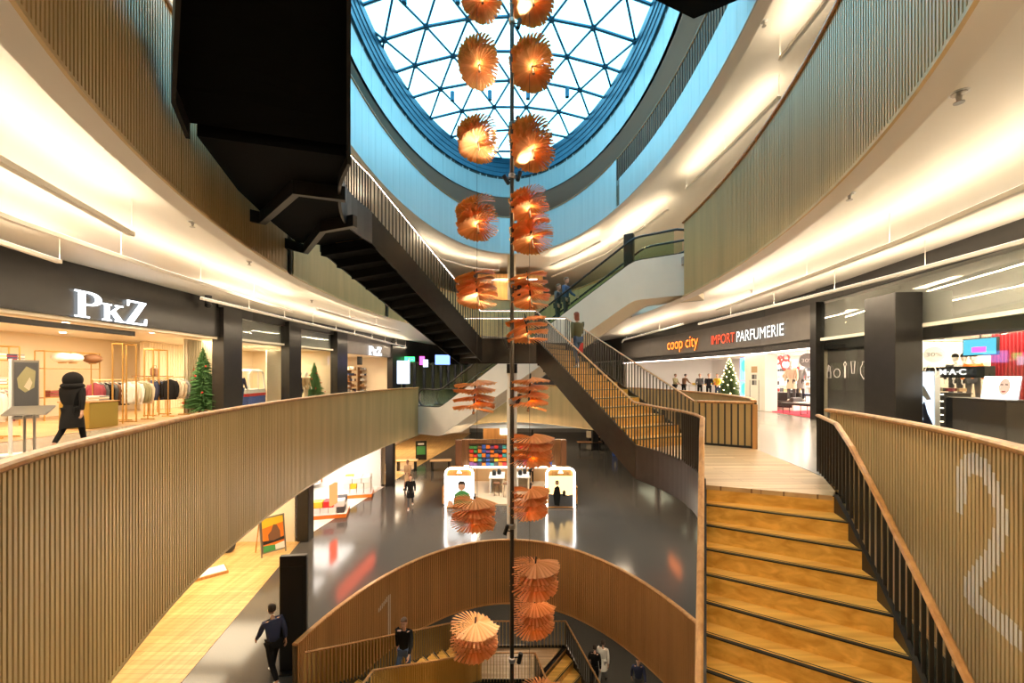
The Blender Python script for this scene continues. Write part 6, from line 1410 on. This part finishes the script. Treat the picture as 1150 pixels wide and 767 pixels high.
# ------------------------------------------------------------ people and mannequins
def skin_eval(verts, edges, radii, sub=1):
    me = bpy.data.meshes.new('tmp'); me.from_pydata([tuple(v) for v in verts], edges, []); o = bpy.data.objects.new('tmp', me); COL.objects.link(o)
    o.modifiers.new('skin', 'SKIN'); sv = me.skin_vertices[0].data
    for i, r in enumerate(radii): sv[i].radius = r if isinstance(r, tuple) else (r, r); sv[i].use_root = (i == 0)
    if sub: s = o.modifiers.new('sub', 'SUBSURF'); s.levels = sub; s.render_levels = sub
    dg = bpy.context.evaluated_depsgraph_get(); dg.update(); ev = o.evaluated_get(dg); em = ev.to_mesh()
    vs = [v.co.copy() for v in em.vertices]; fs = [list(p.vertices) for p in em.polygons]
    ev.to_mesh_clear(); bpy.data.objects.remove(o); bpy.data.meshes.remove(me)
    return vs, fs
def person(loc, facing, label, h=1.72, legs=((.35, .1), (-.3, .45)), arms=((-.35, .25), (.4, .35)), top='black_cloth', bottom='navy', shoes='black_rubber', hair='hair_dark', skin='skin',
           long_hair=False, coat=0.0, hat=None, cat='person', name='person', lean=0.0, group=None, head_turn=0.0, hood=None):
    k = h / 1.75; loc = Vector(loc); R = Matrix.Rotation(math.atan2(facing[1], facing[0]) + PI / 2, 3, 'Z')
    hip = Vector((0, 0, .92)); J = {}
    def leg(s, a, b):
        H_ = Vector((s * .092, 0, .90)); K = H_ + Vector((s * .006, -math.sin(a) * .42, -math.cos(a) * .42)); A = K + Vector((0, -math.sin(a - b) * .41, -math.cos(a - b) * .41)); return H_, K, A
    LL, RL_ = leg(-1, *legs[0]), leg(1, *legs[1])
    dzf = min(LL[2].z, RL_[2].z) - .085
    def arm(s, a, b):
        Sh = Vector((s * .185, -.01 - lean * .38, 1.415)); E = Sh + Vector((s * .05, -math.sin(a) * .28, -math.cos(a) * .28)); Wr = E + Vector((s * .005, -math.sin(a + b) * .25, -math.cos(a + b) * .25)); return Sh, E, Wr
    AL, AR = arm(-1, *arms[0]), arm(1, *arms[1])
    wa, ch, nb, nt = Vector((0, -lean * .1, 1.08)), Vector((0, -lean * .28, 1.30)), Vector((0, -lean * .42, 1.46)), Vector((0, -.02 - lean * .5, 1.55))
    def T(v): return loc + R @ ((Vector(v) - Vector((0, 0, dzf))) * k)
    root = thing(name, label, cat, loc, group)
    V = [hip, wa, ch, nb, nt, AL[0], AL[1], AL[2], AR[0], AR[1], AR[2], LL[0], LL[1], LL[2], RL_[0], RL_[1], RL_[2]]
    for A in (LL[2], RL_[2]): V.append(A + Vector((0, -.13, -.045)))
    E = [(0, 1), (1, 2), (2, 3), (3, 4), (2, 5), (5, 6), (6, 7), (2, 8), (8, 9), (9, 10), (0, 11), (11, 12), (12, 13), (0, 14), (14, 15), (15, 16), (13, 17), (16, 18)]
    rad = [(.11, .085), (.095, .07), (.11, .08), (.046, .046), (.05, .05), .055, .040, .028, .055, .040, .028, .085, .055, .037, .085, .055, .037, .032, .032]
    sc_ = lambda rs, f=0.0: [tuple((q + f) * k for q in (r if isinstance(r, tuple) else (r, r))) for r in rs]
    m = MB(); vs, fs = skin_eval([T(v) for v in V], E, sc_(rad)); m.add(vs, fs)
    # head with face, ears; hands with fingers, in the same body mesh
    hc = nt + Vector((0, -.025, .115)); HT = Matrix.Rotation(head_turn, 3, 'Z')
    def Hd(v): return T(hc + HT @ Vector(v))
    rings = []
    for z, rx, ry, oy in ((-.118, .030, .035, -.035), (-.10, .052, .062, -.022), (-.06, .068, .082, -.008), (-.01, .075, .094, 0), (.04, .077, .098, .004), (.08, .068, .086, .006), (.108, .042, .055, .008), (.118, .012, .016, .008)):
        ring = []
        for j in range(16):
            a = 2 * PI * j / 16; x, y = rx * math.sin(a), -ry * math.cos(a) + oy
            if j == 0 and -.07 < z < .0: y -= .022 if z > -.03 else .010       # nose
            if j in (1, 15) and abs(z - .0) < .03: y += .006                    # eye sockets
            ring.append(Hd((x, y, z)))
        rings.append(ring)
    m.loft(rings)
    for s in (-1, 1): m.ell(Hd((s * .078, .01, -.005)), (.012 * k, .022 * k, .032 * k), 8, 6, M=R)
    for A in (AL, AR):
        d = (A[2] - A[1]).normalized(); s = -1 if A is AL else 1; fwd = Vector((0, -1, 0)); side = Vector((s, 0, 0)); 
        pc = A[2] + d * .055; nrm = d.cross(fwd).normalized() if abs(d.dot(fwd)) < .95 else side
        u = (fwd - d * fwd.dot(d)).normalized() if abs(d.dot(fwd)) < .95 else Vector((0, 0, 1))
        pal = [[T(A[2] + d * t_ + u * a_ + side * b_) for a_, b_ in ((.5 * w_, -.012), (.5 * w_, .012), (-.5 * w_, .012), (-.5 * w_, -.012))] for t_, w_ in ((-.01, .045), (.03, .07), (.085, .082))]
        m.loft(pal)
        for j, (o_, L) in enumerate(((.033, .072), (.011, .082), (-.011, .077), (-.032, .060))):
            b0 = A[2] + d * .08 + u * o_; inn = -side * .02
            m.tube([T(b0), T(b0 + d * L * .45 + inn * .3), T(b0 + d * L * .8 + inn * 1.0), T(b0 + d * L * .95 + inn * 1.8)], [.0095 * k, .009 * k, .008 * k, .006 * k], 6)
        m.tube([T(A[2] + d * .02 + u * .03), T(A[2] + d * .05 + u * .058 - side * .01), T(A[2] + d * .085 + u * .062 - side * .02)], [.012 * k, .011 * k, .008 * k], 6)
    body = m.build('body', skin, root, True)
    # clothing
    tv = [hip - Vector((0, 0, .05)), wa, ch, nb + Vector((0, 0, .01)), ch.lerp(nb, .55), AL[0], AL[1], AL[1].lerp(AL[2], .93), AR[0], AR[1], AR[1].lerp(AR[2], .93)]
    vs, fs = skin_eval([T(v) for v in tv], [(0, 1), (1, 2), (2, 4), (4, 3), (2, 5), (5, 6), (6, 7), (2, 8), (8, 9), (9, 10)], sc_([(.158, .128), (.145, .115), (.168, .128), (.072, .072), (.145, .11), .078, .058, .043, .078, .058, .043]))
    m = MB(); m.add(vs, fs)
    if coat: 
        b = max(abs(LL[1].y), abs(RL_[1].y)); m.loft([[T((rx * math.cos(2 * PI * j / 16), oy + ry * math.sin(2 * PI * j / 16), z)) for j in range(16)] for z, rx, ry, oy in ((1.05, .15, .12, 0), (.88, .185, .15, 0), (.88 - coat * .5, .20, .17 + b * .3, 0), (.88 - coat, .205, .18 + b * .5, 0), (.88 - coat, .17, .15 + b * .4, 0))])
    m.build('coat' if coat else 'jacket', top, root, True)
    pv = [hip, LL[0], LL[1], LL[1].lerp(LL[2], .95), RL_[0], RL_[1], RL_[1].lerp(RL_[2], .95)]
    vs, fs = skin_eval([T(v) for v in pv], [(0, 1), (1, 2), (2, 3), (0, 4), (4, 5), (5, 6)], sc_([(.138, .112), .096, .068, .052, .096, .068, .052]))
    m = MB(); m.add(vs, fs); m.build('trousers', bottom, root, True)
    for A in (LL[2], RL_[2]):
        m = MB(); rings = []
        for y, w_, hh in ((.075, .028, .05), (.05, .038, .085), (-.02, .042, .085), (-.09, .047, .055), (-.16, .042, .035), (-.185, .02, .02)):
            rings.append([T(A + Vector((w_ * math.cos(2 * PI * j / 10), y, -.083 + hh * .5 + hh * .5 * math.sin(2 * PI * j / 10)))) for j in range(10)])
        m.loft(rings); m.build('shoe', shoes, root, True)
    if hair:
        m = MB(); rings = []
        for z, rx, ry, oy, c_ in ((-.03 if not long_hair else -.16, .078 if not long_hair else .085, .06, .045, 1), (.0, .085, .085, .025, .6), (.045, .088, .106, .008, .25), (.09, .077, .098, .008, 0), (.122, .048, .06, .01, 0), (.132, .012, .016, .01, 0)):
            rings.append([Hd((rx * math.sin(2 * PI * j / 16), (-ry * math.cos(2 * PI * j / 16)) * (1 if math.cos(2 * PI * j / 16) < 0 else 1 - c_) + oy, z)) for j in range(16)])
        m.loft(rings); m.build('hair', hair, root, True)
    if hat:
        m = MB(); m.loft([[Hd((r * math.sin(2 * PI * j / 16), -r * 1.2 * math.cos(2 * PI * j / 16) + .008, z)) for j in range(16)] for z, r in ((.03, .092), (.06, .095), (.12, .085), (.16, .05), (.17, .012))]); m.build('hat', hat, root, True)
    if hood: m = MB(); m.ell(Hd((0, .02, -.03)), (.175, .16, .185), 16, 12, M=R); m.ell(Hd((0, .03, -.17)), (.21, .16, .10), 16, 10, M=R); m.build('hood', hood, root, True)
    if cat == 'person':
        m = MB()
        for s in (-1, 1): m.ell(Hd((s * .03, -.088, .008)), (.011 * k, .006 * k, .007 * k), 8, 5, M=R)
        m.build('eyes', 'hair_dark', body)
        m = MB(); m.ell(Hd((0, -.086, -.062)), (.024 * k, .008 * k, .006 * k), 8, 5, M=R); m.build('mouth', 'wine', body)
    root['_w'] = 0; del root['_w']
    return root, T, AL, AR
# 1 backlit shopper before the menswear shop; silhouette dark put into the black cloth
person(P(81, 422, 9.2) * Vector((1, 1, 0)) if False else (P(81, 422, 9.2).x, 9.2, 0), (-.3, .95), 'person in black with a puffy black hood walking before the menswear shop', 1.69, top='black_cloth', bottom='black_cloth', hair='black_cloth', long_hair=True, coat=.35, hood='black_cloth')
# 2 climbing the golden stairs
kk = 8; A_ = LA[kk][0].lerp(LA[kk][1], .5); B_ = LA[kk + 1][0].lerp(LA[kk + 1][1], .5); q = A_.lerp(B_, .55)
r_, T_, al, ar = person((q.x, q.y, 9 * RS), (B_ - A_), 'person in a green jacket and jeans climbing the golden middle stairs', 1.70, legs=((.55, .85), (-.12, .1)), arms=((.3, .5), (-.3, .3)), top='olive_coat', bottom='jeans', shoes='white', hair='hair_red', long_hair=True)
w_ = T_(al[2]) ; t = thing('shopping_bag', 'red shopping bag carried by the climber in the green jacket', 'bag', w_ - Vector((0, 0, .45))); m = MB(); m.loft([[w_ + Vector((x, y, z)) for x, y in ((-s, -.07), (s, -.07), (s, .07), (-s, .07))] for s, z in ((.13, -.48), (.15, -.15))]); m.build('body', 'red', t)
for y in (-.05, .05): m = MB(); m.tube([w_ + Vector((-.08, y, -.15)), w_ + Vector((-.04, y * .4, -.06)), w_ + Vector((.04, y * .4, -.06)), w_ + Vector((.08, y, -.15))], .006, 5); m.build('handle', 'red', t)
# 3 riding the escalator
def esc_pos(px):
    best = None
    for i in range(200):
        s = EL * i / 199; p = ea + ed * s + en * .75; x = HX + F * p.x / p.y
        if best is None or abs(x - px) < best[0]: best = (abs(x - px), s, p)
    return best[1], best[2]
for px, lb, tp in ((634, 'person in a blue jacket riding up the escalator', 'jeans'), (623, 'person in dark clothes riding the escalator behind the blue jacket', 'dark_grey')):
    s, p = esc_pos(px); n0 = int(s / (EL / 34)); s = (n0 + .5) * EL / 34; p = ea + ed * s + en * .75
    person((p.x, p.y, ez((n0 + 1) * EL / 34)), ed, lb, 1.74, legs=((.05, .05), (-.05, .05)), arms=((.1, .3), (.5, .5)), top=tp, bottom='dark_grey', hair='hair_brown')
# 4 lower level walkers
p = G(461, 571, Z1); person(p, (.2, -1), 'person in dark clothes with white shoes walking on the lower level left of the kiosk', 1.80, top='black_cloth', bottom='dark_grey', shoes='white', hair='hair_brown', coat=.25)
p = G(458, 548, Z1); person(p, (-.2, -1), 'person in a tan coat walking behind the dark clad walker on the lower level', 1.78, top='tan', bottom='brown', hair='hair_brown', coat=.4)
p = G(307, 763, Z1); person(p, (-.75, .6), 'person in navy with white shoes beside the black totem at lower left', 1.76, top='navy', bottom='black_cloth', shoes='white', legs=((.45, .15), (-.4, .5)), lean=.1)
LBL = interp_lines(B0R, B0L, (-2.9, 8.55), (-4.6, 9.1), 12); kk = 7; A_ = LBL[kk][0].lerp(LB[kk][1], .45); B_ = LBL[kk + 1][0].lerp(LBL[kk + 1][1], .45); q = A_.lerp(B_, .55)
person((q.x, q.y, -2 * S + 2.75 + 8 * RS), (B_ - A_), 'person in black climbing the lowest stairs at the bottom left', 1.75, legs=((.5, .8), (-.1, .1)), top='black_cloth', bottom='jeans', hair='hair_brown')
person((1.25, 26.7, Z1 + .08), (-.4, -1), 'person in dark grey standing behind the white kiosk counter', 1.74, legs=((.03, .03), (-.03, .03)), arms=((.5, .6), (.4, .7)), top='dark_grey', bottom='black_cloth')
for x, y, lb, tp, bt, f in ((3.35, 16.6, 'person in black on the bottom floor under the slatted barrier', 'black_cloth', 'black_cloth', (.3, 1)), (3.75, 16.9, 'person in a pale coat on the bottom floor under the slatted barrier', 'paper', 'grey', (.4, 1)), (4.9, 15.9, 'person in dark blue on the bottom floor at the right', 'navy', 'dark_grey', (-.2, -1))):
    person((x, y, -2 * S), f, lb, 1.72, top=tp, bottom=bt, coat=.25 if tp == 'paper' else 0)
# 5 customers and staff in the department store
for px, e, lb, tp, f, hr in ((758, 1.6, 'person in a khaki coat at the left of the department store', 'khaki', (.5, -.8), 'hair_brown'), (768, 2.3, 'person in a brown jacket bending over a sales table in the store', 'brown', (.8, .3), 'hair_dark'), (786, 2.4, 'person with dark hair in grey at the sales tables of the store', 'dark_grey', (-.5, -.8), 'hair_dark'), (796, 1.9, 'person all in black standing left of the lit fir tree', 'black_cloth', (-.3, -.9), 'hair_dark'), (806, 2.6, 'person in a yellow vest close to the lit fir tree', 'yellow', (-.8, -.4), 'hair_dark')):
    p = onR(px, e); person((p.x, p.y, .012), f, lb, 1.74, legs=((.1, .05), (-.08, .1)), arms=((.5, .6), (.3, .6)), top=tp, bottom='navy' if tp == 'yellow' else 'black_cloth', hair=hr, lean=.25 if 'bending' in lb else 0)
# mannequins
def mann(p, f, lb, tp, bt='dark_grey', coat=0.0, h=1.82, hat=None, skin='mann_white'):
    person(p, f, lb, h, legs=((.08, .02), (-.06, .05)), arms=((.05, .2), (.1, .3)), top=tp, bottom=bt, hair=None, skin=skin, cat='mannequin', name='mannequin', coat=coat, hat=hat, shoes='brown')
p = onL(269.5, .7); p.z = .012; mann(p, (.9, -.4), 'mannequin in a black and white jacket left of the toy gondola', 'navy', 'jeans', hat='paper')
p = onL(337, .7); p.z = .012; mann(p, (.9, -.4), 'mannequin in a navy coat, left one by the farther fir tree', 'navy', coat=.3, hat='paper')
p = onL(343.5, .45); p.z = .012; mann(p, (.9, -.3), 'mannequin in a tan jacket, right one by the farther fir tree', 'tan', 'beige', coat=.1)
for px, e, lb, tp in ((889, 1.7, 'mannequin in a pale fur jacket, left of two above the benches', 'beige'), (899, 2.3, 'mannequin in a grey fur coat, right of two above the benches', 'grey')):
    p = onR(px, e); t = thing('mannequin_podium', 'white podium carrying the ' + lb.split(',')[0][0:].replace('mannequin in a', 'mannequin in the'), 'podium', p + Vector((0, 0, .024))); m = MB(); m.bevbox((p.x, p.y, .224), (.8, .8, .4), .3, .02); m.build('body', 'white_paint', t)
    mann(Vector((p.x, p.y, .424)), (-.8, -.6), lb, tp, coat=.3, hat='paper')
a, b = onR(1069, 4.2), onR(1097, 4.2); c = (a + b) / 2; ang = math.atan2((b - a).y, (b - a).x)
t = thing('mannequin_podium', 'long white podium at the back of the perfumery carrying three mannequins', 'podium', c + Vector((0, 0, .012))); m = MB(); m.bevbox((c.x, c.y, .313), ((b - a).length + .5, .8, .6), ang, .02); m.build('body', 'white_paint', t)
for px, lb, tp, hat in ((1073, 'mannequin in dark grey with a black hat at the back of the perfumery', 'dark_grey', 'black_cloth'), (1083, 'mannequin in white between two others at the back of the perfumery', 'white', 'black_cloth'), (1093, 'mannequin in a bright orange jacket at the back of the perfumery', 'orange', 'black_cloth')):
    p = onR(px, 4.2); mann(Vector((p.x, p.y, .613)), (-.8, -.5), lb, tp, hat=hat, h=1.7)
